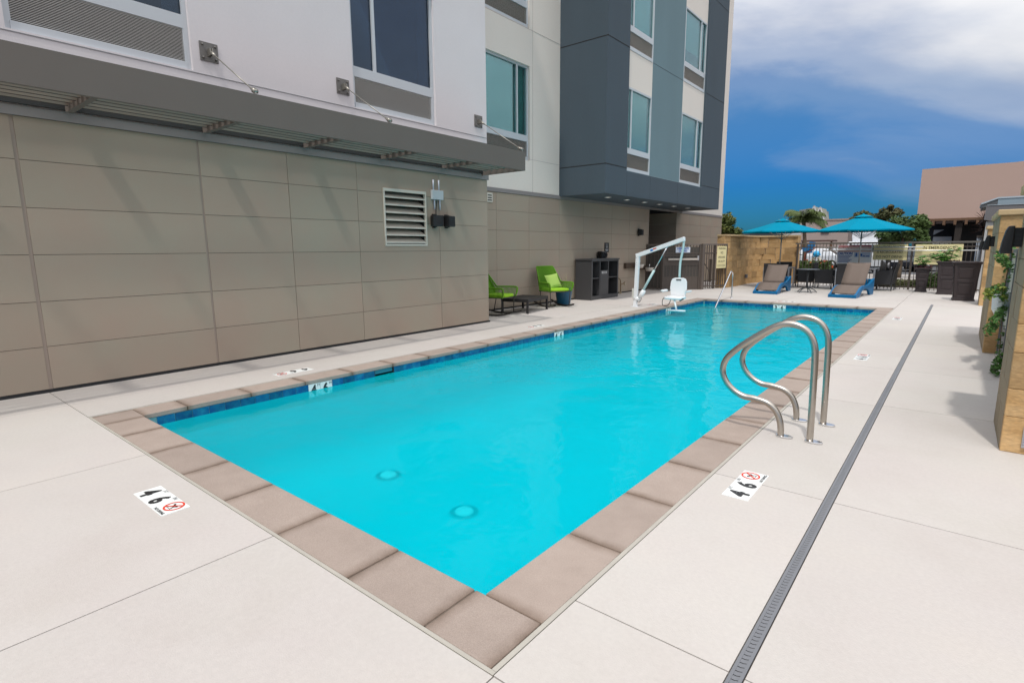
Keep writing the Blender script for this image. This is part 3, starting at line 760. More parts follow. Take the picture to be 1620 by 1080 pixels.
# bay
BY0, BY1, BZ = 11.36, 19.80, 2.85
MB().box(W2+0.001, BX-0.0, BY0, BY0+0.05, BZ, ROOF+0.3).build('bay_side', slatem, bld)
MB().box(W2+0.001, BX-0.0, BY1-0.05, BY1, BZ, ROOF+0.3).build('bay_side', slatem, bld)
MB().box(W2+0.001, BX-0.002, BY0+0.05, BY1-0.05, BZ, BZ+0.05).build('soffit', slatem, bld)
RX = BX-0.055
fr = MB()
fr.box(RX-0.05, BX, BY0+0.05, 12.50, BZ+0.05, ROOF+0.3)           # left slate pier
fr.box(RX-0.05, BX, 12.50, 17.99, BZ+0.05, 3.50)                   # bottom band
fr.box(RX-0.05, BX, 17.99, BY1-0.05, BZ+0.05, ROOF+0.3)            # right slate pier
fr.build('bay_frame', slatem, bld)
MB().box(RX-0.05, RX, 13.99, 16.16, 3.50, ROOF+0.3).build('teal_panel', tealm, bld)
wh = []
for f_ in range(3):
    for (a, b, m_, c_) in ((12.50, 13.99, 0.20, 1), (16.16, 17.97, 0.74, 1.28 if f_ == 1 else 1)):
        z0 = 3.52+f_*FH; z1 = 5.66+f_*FH
        window(RX, a, b, z0, z1, m_, 'far', inset=0.0, slats=18, curtain=c_)
        MB().box(RX-0.05, RX-0.002, a, b, z1+.002, z0+FH-.002).build('spandrel', stuccow, bld)
MB().box(RX, BX-0.002, 12.50, 17.99, 3.50, 3.512).build('ledge', mat('ledge_light', (0.22, 0.30, 0.33), 0.8), bld)
MB().box(RX-0.05, RX, 17.97, 17.99, 3.5, ROOF+.3).build('teal_edge', tealm, bld)
gj = mat('groove_dark', (0.018, 0.016, 0.016), 0.9)
mb = MB()
for zg in (3.575, 6.575, 9.6):
    MB().box(W2+0.002, BX+0.003, BY0-0.003, BY0+0.0, zg-0.010, zg+0.010).box(BX, BX+0.003, BY0, 12.50, zg-0.010, zg+0.010).build('reveal_groove', gj, bld)
    MB().box(BX, BX+0.003, 18.0, BY1, zg-0.006, zg+0.006).build('reveal_groove', gj, bld)
gj2 = mat('groove_soft', (0.045, 0.055, 0.07), 0.9)
mb = MB()
for yy in (12.52, 13.96, 15.95, 17.9): box('control_joint', gj2, bld, BX, BX+0.002, yy-0.004, yy+0.004, BZ, 3.50)
for zg in (6.575, 9.6): box('control_joint', gj2, bld, RX, RX+0.002, 13.99, 16.16, zg-0.005, zg+0.005)
MB().box(W2+0.05, RX-0.45, BY0+0.05, BY1-0.05, BZ+0.06, ROOF).build('block_core', darkm, bld)
for yy in (12.49, 13.6, 14.75, 15.85, 17.0, 18.2):
    dl = MB().lathe((-6.62, yy, BZ-0.012), [(0.085, 0.012), (0.10, 0.0), (0.075, 0.0), (0.065, 0.01)], 20).build('downlight', framem, bld)
    MB().lathe((-6.62, yy, BZ-0.006), [(0.001, 0), (0.066, 0)], 20).build('lamp_lens', lens, dl)
# louvred vent
lv = MB(); vy0, vy1, vz0, vz1 = vent
lv.box(WX-0.03, WX+0.018, vy0, vy0+0.025, vz0, vz1).box(WX-0.03, WX+0.018, vy1-0.025, vy1, vz0, vz1).box(WX-0.03, WX+0.018, vy0+0.025, vy1-0.025, vz1-0.045, vz1).box(WX-0.03, WX+0.018, vy0+.025, vy1-.025, vz0, vz0+0.03)
lvm = mat('pale_louvre_paint', (0.62, 0.58, 0.50), 0.5); lv = lv.build('wall_louvre', lvm, bld)
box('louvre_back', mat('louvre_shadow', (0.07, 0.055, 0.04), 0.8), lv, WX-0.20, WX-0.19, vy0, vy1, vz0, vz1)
for k in range(7):
    zt_ = vz1-0.05-k*0.121; m2 = MB()
    prof = [(WX-0.16, zt_), (WX-0.15, zt_+0.008), (WX+0.004, zt_-0.078), (WX+0.012, zt_-0.078), (WX+0.012, zt_-0.097), (WX-0.002, zt_-0.097), (WX-0.012, zt_-0.084)]
    m2.prism(prof, lambda u, v, t: (u, vy0+0.026+(vy1-vy0-0.052)*t, v)); recalc(m2.build('louvre_slat', lvm, lv))
# small vent on the recessed wall
sv = MB().box(W2, W2+0.02, 8.40, 8.60, 2.53, 2.74).build('small_vent', lvm, bld)
for k in range(3): box('louvre_slat', darkm, sv, W2+0.0205, W2+0.022, 8.43, 8.57, 2.56+k*0.055, 2.585+k*0.055)

# canopy
FX = -5.105
can = thing('entrance_canopy', 'long grey metal sunshade canopy with underside blades, hung on steel rods from the white wall', 'canopy', (-5.6, 0, 2.9))
MB().box(FX-0.012, FX, -8.0, 6.80, 2.84, 3.165).box(FX-0.07, FX-0.012, -8.0, 6.80, 3.153, 3.165).box(FX-0.05, FX-0.012, -8.0, 6.80, 2.84, 2.852).box(WX, FX-0.012, 6.788, 6.80, 2.84, 3.165).build('fascia', coping_metal, can)
MB().box(WX+0.003, WX+0.05, -8.0, 6.79, 2.885, 3.12).build('wall_channel', mat('shaded_channel', (0.03, 0.03, 0.03), 0.8), can)  # shade of the unlit gap beside the wall is put into this colour
beams = [0.46+1.32*k for k in range(-6, 5)]
beams = [b_ for b_ in beams]
for yb in beams:
    MB().box(WX+0.05, FX-0.013, yb-0.03, yb+0.03, 2.862, 3.10).build('beam', coping_metal, can)
bs = [-8.0]+beams+[6.77]
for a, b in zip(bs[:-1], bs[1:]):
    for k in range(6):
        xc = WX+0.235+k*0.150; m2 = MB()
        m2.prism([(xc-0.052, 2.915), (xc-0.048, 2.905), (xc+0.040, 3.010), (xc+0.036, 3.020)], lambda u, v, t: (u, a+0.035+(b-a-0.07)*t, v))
        m2.box(xc-0.0565, xc-0.0495, a+0.035, b-0.035, 2.900, 2.914, 1).build('blade', [bladem, mat('blade_shadow_line', (0.05, 0.042, 0.036), 0.6)], can)  # dark strip added on the lower edge to paint the shadow gap between blades
mb = MB()
for yb in beams:
    if yb < -1: continue
    for k in range(6):
        xc = WX+0.235+k*0.150; mb.tube([(xc, yb-0.055, 2.962), (xc, yb-0.055, 2.925)], 0.010, 6)
mb.build('bolt', rodm, can)['kind'] = 'stuff'
for (py, ) in ((-0.05-0.97,), (1.925,), (3.79,), (6.722,)):
    p = MB().box(NX+0.001, NX+0.013, py-0.105, py+0.105, 3.712, 3.925).build('anchor_plate', platem, can)
    mb = MB()
    for sy in (-1, 1):
        for sz in (-1, 1): mb.tube([(NX+0.013, py+sy*0.073, 3.818+sz*0.073), (NX+0.028, py+sy*0.073, 3.818+sz*0.073)], 0.013, 8)
    mb.build('bolt', platem, p)
    py2 = py+0.01; e0 = Vector((NX+0.075, py, 3.80)); e1 = Vector((FX-0.035, py2, 3.20)); d_ = (e1-e0).normalized()
    MB().box(NX+0.013, NX+0.08, py-0.018, py-0.010, 3.77, 3.85).box(NX+0.013, NX+0.08, py+0.010, py+0.018, 3.77, 3.85).build('clevis', rodm, p)
    mb = MB().tube([e0, e0+d_*0.05, e0+d_*0.10], [0.020, 0.022, 0.012], 10).tube([e0+d_*0.09, e1-d_*0.09], 0.0075, 8).tube([e1-d_*0.10, e1-d_*0.05, e1], [0.012, 0.022, 0.022], 10)
    mb.build('hanger_rod', rodm, can)
    MB().box(FX-0.045, FX-0.013, py2-0.012, py2+0.012, 3.155, 3.235).tube([(FX-0.03, py2-0.03, 3.205), (FX-0.03, py2+0.03, 3.205)], 0.024, 10).build('rod_lug', rodm, can)

# router and wall speakers
rtr = thing('wifi_antenna_box', 'pale grey wireless antenna box with four stub aerials above the black speakers', 'antenna', (WX, 5.60, 2.3))
MB().box(WX+0.001, WX+0.045, 5.465, 5.735, 2.32, 2.48).build('casing', mat('pale_grey_plastic', (0.52, 0.56, 0.58), 0.4), rtr, bevel=0.006)
am = mat('aerial_plastic', (0.55, 0.58, 0.66), 0.4)
for yy in (5.515, 5.645):
    MB().tube([(WX+0.022, yy, 2.48), (WX+0.022, yy, 2.655)], 0.013, 10).build('aerial', am, rtr)
    MB().tube([(WX+0.022, yy+0.015, 2.32), (WX+0.022, yy+0.015, 2.15)], 0.013, 10).build('aerial', am, rtr)
MB().tube(smooth_path([(WX+0.015, 5.60, 2.32), (WX+0.012, 5.585, 2.2), (WX+0.02, 5.56, 2.06)]), 0.006, 6).build('cable', blackm, rtr)
def wall_speaker(x, yc, zc_, turn, label):
    t = thing('wall_speaker', label, 'speaker', (x, yc, zc_), 0, 'black speakers on the walls')
    mb = MB()
    a = Vector((cos(turn), sin(turn), 0)); b = Vector((-sin(turn), cos(turn), 0)); c = Vector((x+0.11, yc, zc_))
    mb.obox(c, a, b, (0, 0, 1), 0.065, 0.10, 0.095); mb.build('cabinet', blackm, t, bevel=0.012)
    MB().obox(c+a*0.066, a, b, (0, 0, 1), 0.003, 0.088, 0.083).build('grille', mat('speaker_cloth', (0.02, 0.02, 0.022), 0.9), t)
    MB().box(x+0.001, x+0.05, yc-0.02, yc+0.02, zc_-0.12, zc_+0.12).tube([(x+0.09, yc, zc_+0.11), (x+0.09, yc, zc_-0.11)], 0.014, 8).build('bracket', blackm, t)
    return t
wall_speaker(WX, 5.50, 1.95, -0.35, 'black wall speaker under the antenna box, nearer the louvre')
wall_speaker(WX, 5.80, 1.95, 0.25, 'black wall speaker under the antenna box, nearer the building corner')
wall_speaker(W2, 16.12, 1.98, 0.2, 'black wall speaker high on the recessed wall beside the dark entry')

# ------------------------------------------------------------ stair and ladder rails
def pipe(pts, r, name, m, parent, n=7): return MB().tube(smooth_path(pts, n), r, 16).build(name, m, parent)
def grab_rail(y, label):
    t = thing('pool_handrail', label, 'handrail', (0.29, y, 0), 0, 'looped steel grab rails')
    P = [(0.183, 0.0), (0.181, 0.06), (0.168, 0.13), (0.130, 0.205), (0.065, 0.252), (-0.03, 0.270), (-0.11, 0.275), (-0.19, 0.31), (-0.255, 0.375), (-0.287, 0.46),
         (-0.268, 0.555), (-0.20, 0.64), (-0.09, 0.735), (0.02, 0.815), (0.10, 0.865), (0.18, 0.886), (0.26, 0.872), (0.325, 0.822), (0.362, 0.745), (0.374, 0.65), (0.379, 0.45), (0.384, 0.2), (0.387, 0.0)]
    pipe([(x_, y, z_) for x_, z_ in P], 0.0242, 'rail', steel, t, 5)
    for x_ in (0.183, 0.387):
        mb = MB(); n = 20; pts = []
        for k in range(n):
            a = 2*pi*k/n; pts.append((x_+0.020+0.056*cos(a)+(0.012 if cos(a) > 0 else 0), y+0.036*sin(a)))
        mb.prism(pts, lambda u, v, t_: (u, v, 0.001+0.013*t_)); mb.build('foot_flange', chrome, t, bevel=0.003)
    return t
grab_rail(3.215, 'looped brushed steel pool grab rail, the nearer of the pair')
grab_rail(3.735, 'looped brushed steel pool grab rail, the farther of the pair')
sr = thing('stair_handrail', 'slim polished steel handrail running down into the shallow end', 'handrail', (-3.99, 15.2, 0))
pipe([(-3.985, 15.22, 0), (-3.985, 15.22, 0.35), (-3.985, 15.215, 0.64), (-3.98, 15.17, 0.735), (-3.98, 15.05, 0.765), (-3.975, 14.93, 0.725), (-3.94, 14.5, 0.46), (-3.88, 13.62, -0.09), (-3.86, 13.45, -0.22), (-3.86, 13.42, -0.85)], 0.0195, 'rail', chrome, sr)
MB().lathe((-3.985, 15.22, 0.001), [(0.001, 0.012), (0.04, 0.012), (0.05, 0.0)], 18).build('foot_flange', chrome, sr)

# ------------------------------------------------------------ pool lift
lift = thing('pool_lift', 'white pool access lift with slanting arm and hanging moulded seat over the water', 'pool lift', (-5.12, 11.36, 0))
ly = 11.36
MB().obox((-5.13, ly, 0.004), (1, 0, 0), (0, 1, 0), (0, 0, 1), 0.10, 0.10, 0.004).build('base_plate', whitem, lift)
MB().bar((-5.135, ly, 0.008), (-5.10, ly, 1.30), 0.085, 0.085, (0, 1, 0)).build('mast', whitem, lift, bevel=0.006)
am_ = MB().bar((-5.15, ly, 1.265), (-3.93, ly, 1.665), 0.07, 0.095).build('arm', whitem, lift, bevel=0.006)
ad = Vector((1.22, 0, 0.40)).normalized(); an = Vector((-ad.z, 0, ad.x))
c0 = Vector((-4.70, ly-0.037, 1.412))
MB().obox(c0-ad*0.03, ad, an, (0, 1, 0), 0.035, 0.022, 0.001).build('blue_emblem', mat('emblem_blue', (0.0, 0.16, 0.5), 0.5), am_)
MB().obox(c0+ad*0.055+an*0.012, ad, an, (0, 1, 0), 0.045, 0.014, 0.001).build('red_emblem', mat('emblem_red', (0.6, 0.06, 0.02), 0.5), am_)
mb = MB()
for zz_ in (1.22, 1.10, 1.06): mb.tube([(-5.12, ly-0.05, zz_), (-5.12, ly+0.05, zz_)], 0.009, 8)
mb.build('bolt', chrome, lift)
pipe([(-3.945, ly, 1.66), (-3.95, ly, 1.5), (-3.965, ly, 1.38), (-4.0, ly, 1.18), (-4.012, ly, 1.05), (-4.015, ly, 0.72)], 0.026, 'hanger_tube', lightteal, lift, 4)
MB().box(-3.975, -3.925, ly-0.045, ly+0.045, 1.60, 1.70).build('arm_joint', whitem, lift, bevel=0.01)
MB().tube([(-4.99, ly, 0.32), (-4.66, ly, 0.92)], 0.030, 12).build('actuator_body', lightteal, lift)
MB().tube([(-4.66, ly, 0.92), (-4.35, ly, 1.48)], 0.014, 10).build('actuator_rod', chrome, lift)
MB().tube([(-5.03, ly, 0.24), (-4.98, ly, 0.30), (-4.91, ly, 0.42)], [0.04, 0.062, 0.055], 12).build('motor', whitem, lift)
MB().tube(smooth_path([(-5.09, ly-0.02, 0.16), (-5.02, ly-0.05, 0.12), (-4.97, ly-0.03, 0.18), (-4.98, ly, 0.28)]), 0.007, 6).build('cable', blackm, lift)
MB().tube([(-5.16, ly, 0.2), (-5.03, ly, 0.2)], 0.055, 14).build('pivot', whitem, lift)
# seat (faces the near end, -y)
sx = -4.0
outline = [(-0.175, 0.34), (-0.205, 0.50), (-0.195, 0.66), (-0.165, 0.73), (-0.10, 0.755), (0.10, 0.755), (0.165, 0.73), (0.195, 0.66), (0.205, 0.50), (0.175, 0.34)]
sb = MB().prism(outline, lambda u, v, t: (sx+u, ly-0.03-(0.75-v)*0.08-0.03*t, v)).build('seat_back', whitem, lift, bevel=0.01); recalc(sb)
MB().box(sx-0.06, sx+0.06, ly-0.075, ly-0.0601, 0.70, 0.722).build('handle_slot', blackm, sb)
sp_ = [(-0.20, 0.0), (-0.225, 0.15), (-0.21, 0.34), (-0.15, 0.40), (0.15, 0.40), (0.21, 0.34), (0.225, 0.15), (0.20, 0.0)]
sp2 = MB().prism(sp_, lambda u, v, t: (sx+u, ly-0.06-v, 0.28+0.055*t-(0.012 if v > 0.3 else 0))).build('seat_pan', whitem, lift, bevel=0.018); recalc(sp2)
for s_ in (-1, 1):
    ar = MB().obox((sx+s_*0.285, ly-0.20, 0.455), (1, 0, 0.25*s_), (0, 1, 0), (-0.25*s_, 0, 1), 0.035, 0.15, 0.018).build('armrest', whitem, lift, bevel=0.008)
    MB().tube([(sx+s_*0.18, ly-0.07, 0.46), (sx+s_*0.285, ly-0.08, 0.45)], 0.014, 8).build('arm_tube', darkmetal, ar)
MB().tube([(sx+0.05, ly-0.40, 0.27), (sx+0.14, ly-0.47, 0.025)], 0.021, 10).build('footrest_stem', whitem, lift)
MB().tube([(sx-0.07, ly-0.47, 0.018), (sx+0.35, ly-0.47, 0.028)], 0.020, 10).build('footrest_bar', whitem, lift)
MB().tube(smooth_path([(sx-0.22, ly-0.2, 0.33), (sx-0.30, ly-0.24, 0.25), (sx-0.29, ly-0.27, 0.12), (sx-0.18, ly-0.27, 0.10), (sx-0.12, ly-0.24, 0.2), (sx-0.14, ly-0.2, 0.29)]), 0.008, 8).build('seat_belt', blackm, lift)
MB().obox((sx+0.20, ly-0.34, 0.265), (1, 0, 0.6), (0, 1, 0), (-0.6, 0, 1), 0.05, 0.02, 0.012).build('belt_end', blackm, lift)
MB().box(-5.34, -5.26, ly+0.2, ly+0.25, 0.20, 0.44).box(-5.31, -5.29, ly+0.22, ly+0.23, 0.0, 0.2).build('control_box', mat('cream_box', (0.6, 0.6, 0.55), 0.5), lift)

# ------------------------------------------------------------ rocking chairs, coffee table, pot, cabinet
def rocking_chair(loc, rotz, label, pillow=True):
    t = thing('rocking_chair', label, 'chair', loc, rotz, 'green rope rocking chairs')
    B = lambda mb, n, m, par=None, **k: mb.build(n, m, par or t, world=False, **k)
    r = 0.016
    top = 1.0; hb = 0.245
    path = []
    for s_ in (-1, 1):
        side = [(0.27, s_*0.31, 0.40), (0.31, s_*0.335, 0.50), (0.31, s_*0.35, 0.585), (0.25, s_*0.355, 0.615), (0.0, s_*0.345, 0.615), (-0.20, s_*0.325, 0.61)]
        B(MB().tube(smooth_path(side, 5), r, 10), 'arm_frame', greenr)
    bk = [(-0.20, -0.325, 0.60), (-0.34, -0.29, 0.80), (-0.47, -hb-0.01, 0.975), (-0.49, -hb+0.03, 1.0), (-0.495, 0, 1.005), (-0.49, hb-0.03, 1.0), (-0.47, hb+0.01, 0.975), (-0.34, 0.29, 0.80), (-0.20, 0.325, 0.60)]
    B(MB().tube(smooth_path(bk, 5), r, 10), 'back_frame', greenr)
    mb = MB(); n = 34
    for k in range(n+1):
        u = -1+2*k/n
        a = Vector((-0.49, u*(hb-0.01), 1.0)); b = Vector((-0.24+0.02*(1-u*u)*-1, u*0.30, 0.42)); mid = (a+b)/2+Vector((-0.035*(1-u*u), 0, -0.01))
        mb.tube([a, mid, b], 0.0085, 4, caps=False)
    for s_ in (-1, 1):
        for k in range(7):
            f_ = k/7; a = Vector((-0.49+0.29*f_, s_*(hb+0.08*f_), 1.0-0.39*f_)); b = Vector((-0.24, s_*0.31, 0.44+0.01*k)); mb.tube([a, b], 0.0085, 4, caps=False)
        for k in range(17):
            f_ = k/16; mb.tube([(-0.22+0.52*f_, s_*0.34, 0.61), (-0.22+0.50*f_, s_*0.315, 0.40)], 0.0085, 4, caps=False)
    B(mb, 'rope_weave', greenr)['kind'] = 'stuff'
    B(MB().tube([(-0.24, -0.31, 0.40), (0.27, -0.31, 0.40), (0.29, 0, 0.39), (0.27, 0.31, 0.40), (-0.24, 0.31, 0.40)], 0.012, 8), 'seat_frame', brownm)
    pts = [(-0.22, -0.27), (0.24, -0.28), (0.29, -0.20), (0.30, 0.0), (0.29, 0.20), (0.24, 0.28), (-0.22, 0.27)]
    o = B(MB().prism(pts, lambda u, v, t_: (u, v, 0.405+0.065*t_)), 'seat_cushion', limec, bevel=0.025); recalc(o); o.modifiers[0].segments = 4
    for s_ in (-1, 1):
        B(MB().tube([(0.25, s_*0.30, 0.40), (0.245, s_*0.275, 0.055)], 0.0105, 8), 'leg', brownm)
        B(MB().tube([(-0.20, s_*0.30, 0.40), (-0.26, s_*0.275, 0.055)], 0.0105, 8), 'leg', brownm)
        rk = [(x_, s_*0.272, 0.016+0.30*x_*x_+0.02*max(0, abs(x_)-0.3)) for x_ in [-0.56+1.0*i/14 for i in range(15)]]
        mb = MB(); rows = []
        for q in rk: rows.append([(q[0], q[1]-0.022, q[2]-0.015), (q[0], q[1]+0.022, q[2]-0.015), (q[0], q[1]+0.022, q[2]+0.019), (q[0], q[1]-0.022, q[2]+0.019), (q[0], q[1]-0.022, q[2]-0.015)])
        mb.sheet(rows, smooth=False); B(mb, 'rocker', brownm)
    if pillow:
        n = 10; rows = []; rows2 = []
        for i in range(n+1):
            ra, rb = [], []
            for j in range(n+1):
                u, v = -1+2*i/n, -1+2*j/n; th = 0.055*((1-u**4)*(1-v**4))**0.5; e = 1-0.06*(u*u*v*v) + 0.0
                P0 = Vector((0, u*0.20*(1-0.07*(1-v*v)), v*0.19*(1-0.07*(1-u*u))))
                R_ = Matrix.Rotation(radians(-26), 3, 'Y') @ Matrix.Rotation(radians(8), 3, 'X')
                c = Vector((-0.14, 0.04, 0.64)); ra.append(c+R_@(P0+Vector((th, 0, 0)))); rb.append(c+R_@(P0-Vector((th, 0, 0))))
            rows.append(ra); rows2.append(rb[::-1])
        tp = tag(B(MB().sheet(rows).sheet(rows2), 'throw_pillow', pillm))
    return t
rc1 = rocking_chair((-6.83, 8.02, 0), radians(12), 'green rope rocking chair half hidden behind the wall corner', pillow=False)
rc2 = rocking_chair((-6.80, 10.20, 0), radians(-22), 'green rope rocking chair holding a pale green pillow, beside the blue pot')
pw = [o for o in D.objects if o.name.startswith('throw_pillow')][0]
pw.parent = None; pw.matrix_world = Matrix.Translation((-6.80, 10.20, 0)) @ Matrix.Rotation(radians(-22), 4, 'Z')
tag(pw, 'pale green square pillow propped on the rocking chair by the pot', 'pillow')

ct = thing('coffee_table', 'low charcoal slatted coffee table between the two green rocking chairs', 'table', (-6.80, 8.97, 0), radians(11))
B = lambda mb, n, m, par=None, **k: mb.build(n, m, par or ct, world=False, **k)
for k in range(9):
    yy = -0.46+k*0.115; B(MB().box(-0.33, 0.33, yy-0.052, yy+0.052, 0.315, 0.332), 'slat', tablem)
B(MB().box(-0.35, 0.35, -0.55, -0.52, 0.26, 0.332).box(-0.35, 0.35, 0.52, 0.55, 0.26, 0.332).box(-0.352, -0.33, -0.52, 0.52, 0.26, 0.332).box(0.33, 0.352, -0.52, 0.52, 0.26, 0.332), 'apron', tablem)
for sx_ in (-1, 1):
    for sy in (-1, 1): B(MB().box(sx_*0.325-0.022, sx_*0.325+0.022, sy*0.525-0.022, sy*0.525+0.022, 0.0, 0.26), 'leg', tablem)

pot = thing('plant_pot', 'round glossy blue pot with thin pale grass blades beside the cabinet', 'potted plant', (-6.86, 10.70, 0))
MB().lathe((-6.86, 10.70, 0), [(0.001, 0.0), (0.15, 0.0), (0.18, 0.06), (0.225, 0.38), (0.24, 0.44), (0.225, 0.44), (0.21, 0.39), (0.001, 0.38)], 28).build('pot', potm, pot)
mb = MB()
for k in range(46):
    a = random.uniform(0, 2*pi); ln = random.uniform(0.25, 0.52); lean = random.uniform(0.15, 0.85); c = Vector((-6.86+random.uniform(-.1, .1), 10.70+random.uniform(-.1, .1), 0.38))
    dr_ = Vector((cos(a), sin(a), 0)); sd = Vector((-sin(a), cos(a), 0)); rows = []
    for q in range(6):
        f_ = q/5; p = c+dr_*(lean*ln*f_**1.3)+Vector((0, 0, ln*(f_-0.45*lean*f_*f_))); wd = 0.007*(1-f_)+0.0012; rows.append([p-sd*wd, p+sd*wd])
    mb.sheet(rows)
mb.build('grass_blades', bladeg, pot)

cab = thing('storage_cabinet', 'charcoal towel cabinet with open cubbies and a central labelled flap', 'cabinet', (-7.15, 12.93, 0))
cx0, cx1, cy0, cy1, cz = -7.42, -6.885, 12.11, 13.72, 1.165
MB().box(cx0, cx1-0.012, cy0+0.02, cy0+0.04, 0.0, cz-0.045).build('side_panel', cabm, cab)
MB().box(cx0, cx1-0.012, cy1-0.04, cy1-0.02, 0.0, cz-0.045).build('side_panel', cabm, cab)
MB().box(cx0, cx1+0.02, cy0-0.005, cy1+0.005, cz-0.043, cz).build('top', cabm, cab, bevel=0.004)
MB().box(cx0, cx0+0.02, cy0+0.041, cy1-0.041, 0.0, cz-0.046).build('back_panel', cabm, cab)
MB().box(cx0+.021, cx1-0.014, cy0+0.041, cy1-0.041, 0.0, 0.10).build('plinth', cabm, cab)
yA, yB = 12.62, 13.06
MB().box(cx1-0.012, cx1, cy0+0.02, cy0+0.085, 0.0, cz-0.045).box(cx1-0.012, cx1, cy1-0.085, cy1-0.02, 0.0, cz-0.045).box(cx1-0.012, cx1, cy0+0.085, cy1-0.085, 0.0, 0.115).box(cx1-0.012, cx1, cy0+0.085, cy1-0.085, cz-0.08, cz-0.045).build('face_frame', cabm, cab)
MB().box(cx0+.021, cx1, yA-0.04, yA, 0.116, cz-0.081).build('divider', cabm, cab)
MB().box(cx0+.021, cx1, yB, yB+0.04, 0.116, cz-0.081).build('divider', cabm, cab)
MB().box(cx0+.021, cx1-0.02, cy0+0.042, yA-0.041, 0.60, 0.622).build('shelf', cabm, cab)
MB().box(cx0+.021, cx1-0.02, yB+0.041, cy1-0.042, 0.60, 0.622).build('shelf', cabm, cab)
fl = MB().box(cx1-0.018, cx1+0.004, yA+0.004, yB-0.004, 0.12, 0.83).build('flap_door', cabm, cab)
MB().box(cx1+0.0045, cx1+0.007, yA+0.07, yB-0.08, 0.735, 0.80).build('name_plate', mat('plate_grey', (0.42, 0.42, 0.42), 0.5), fl)
text('TOWELS', 0.05, blackp, fl, (cx1+0.0085, (yA+yB)/2, 0.765), (0, 1, 0), (0, 0, 1), bold=0.0012)

dsp = thing('dispenser_box', 'small glossy black double dispenser standing on top of the cabinet', 'dispenser', (-7.35, 13.55, cz))
MB().box(-7.45, -7.28, 13.38, 13.62, cz+0.001, cz+0.20).build('body', mat('gloss_black', (0.008, 0.008, 0.009), 0.15), dsp, bevel=0.02)
MB().box(-7.43, -7.32, 13.63, 13.78, cz+0.001, cz+0.17).build('jug', mat('gloss_black', (0.008, 0.008, 0.009), 0.15), dsp, bevel=0.02)
MB().tube(smooth_path([(-7.36, 13.78, cz+0.14), (-7.36, 13.84, cz+0.12), (-7.36, 13.83, cz+0.04)]), 0.01, 8).build('handle', blackm, dsp)
wsn = thing('notice_plaque', 'small black notice plaque with white print above the cabinet', 'sign', (W2, 13.99, 1.35))
pl = MB().box(W2+0.001, W2+0.015, 13.86, 14.12, 1.335, 1.625).build('plate', blackm, wsn)
mb = MB()
for k, (wd, zz_) in enumerate(((0.07, 1.575), (0.05, 1.52), (0.055, 1.495), (0.03, 1.47), (0.09, 1.42), (0.085, 1.40), (0.07, 1.375))): mb.box(W2+0.0155, W2+0.0165, 13.99-wd, 13.99+wd, zz_-0.006, zz_+0.006)
mb.build('print_lines', mat('print_white', (0.45, 0.45, 0.46), 0.6), wsn)

hb_ = thing('hose_tap', 'brass hose pipe and tap against the tan wall right of the cabinet', 'tap', (W2, 14.75, 0))
pipe([(W2+0.02, 14.45, 0.52), (W2+0.10, 14.55, 0.52), (W2+0.12, 14.68, 0.47), (W2+0.12, 14.74, 0.38), (W2+0.12, 14.76, 0.1), (W2+0.12, 14.76, 0.0)], 0.016, 'pipe', brassm, hb_)
pipe([(W2+0.12, 14.76, 0.30), (W2+0.14, 14.9, 0.32), (W2+0.14, 15.0, 0.36)], 0.014, 'outlet', brassm, hb_)
MB().tube([(W2+0.13, 15.0, 0.25), (W2+0.13, 15.0, 0.37)], 0.022, 8).tube([(W2+0.10, 14.74, 0.02), (W2+0.10, 14.82, 0.02)], 0.03, 8).build('valve', mat('tap_cream', (0.45, 0.40, 0.28), 0.5), hb_)
df = thing('drinking_fountain', 'bronze twin-height wall drinking fountain with two small pale bowls', 'drinking fountain', (W2, 16.1, 0.8))
MB().box(W2+0.001, W2+0.10, 15.15, 16.0, 0.80, 0.97).build('upper_arm', bronzem, df); MB().box(W2+0.001, W2+0.10, 15.95, 16.75, 0.72, 0.86).build('lower_arm', bronzem, df)
for (yy, zz_) in ((15.75, 0.93), (16.5, 0.80)):
    MB().lathe((W2+0.28, yy, zz_-0.14), [(0.001, 0), (0.11, 0.01), (0.15, 0.13), (0.13, 0.13), (0.09, 0.04), (0.001, 0.03)], 18).build('bowl', mat('pale_stone', (0.55, 0.50, 0.44), 0.5), df)
    MB().tube([(W2+0.22, yy+0.10, zz_-0.02), (W2+0.24, yy+0.10, zz_+0.10)], 0.016, 8).build('spout', chrome, df)

# ------------------------------------------------------------ taupe gate and side fences
GH = 1.565
def picket_panel(name, label, a, b, cat='fence', rails=(0.06, 1.24), top=True, npk=None, kick=None, parent=None):
    a, b = Vector((*a, 0)), Vector((*b, 0)); d = (b-a); ln = d.length; d.normalize(); u = Vector((0, 0, 1))
    t = thing(name, label, cat, (a+b)/2, 0, 'taupe metal fence and gate') if parent is None else parent
    at = lambda s_, z: a+d*s_+u*z
    MB().bar(at(-0.02, GH), at(ln+0.02, GH), 0.055, 0.05).build('top_rail', mat('taupe_top_rail', (0.17, 0.14, 0.12), 0.5), t)
    for z in rails: MB().bar(at(0.0, z), at(ln, z), 0.032, 0.045).build('rail', fencem, t)
    n = npk or max(2, int(ln/0.115))
    for k in range(1, n):
        MB().bar(at(ln*k/n, kick or 0.03), at(ln*k/n, GH-0.02), 0.02, 0.02, d).build('picket', fencem, t)
    for s_ in (0, ln): MB().bar(at(s_, 0.0), at(s_, GH-0.0), 0.055, 0.055, d).build('post', fencem, t)
    return t, at, d
mesh_back = mat('perforated_backing', (0.060, 0.052, 0.045), 0.7, fine=0.3, fscale=200)
t, at, d = picket_panel('metal_fence', 'short taupe picket fence panel between the hotel corner and the gate', (-7.44, 16.80), (-6.90, 16.86))
MB().bar(at(0.03, 0.78), at(0.52, 0.78), 0.004, 1.45).build('mesh_backing', mesh_back, t)
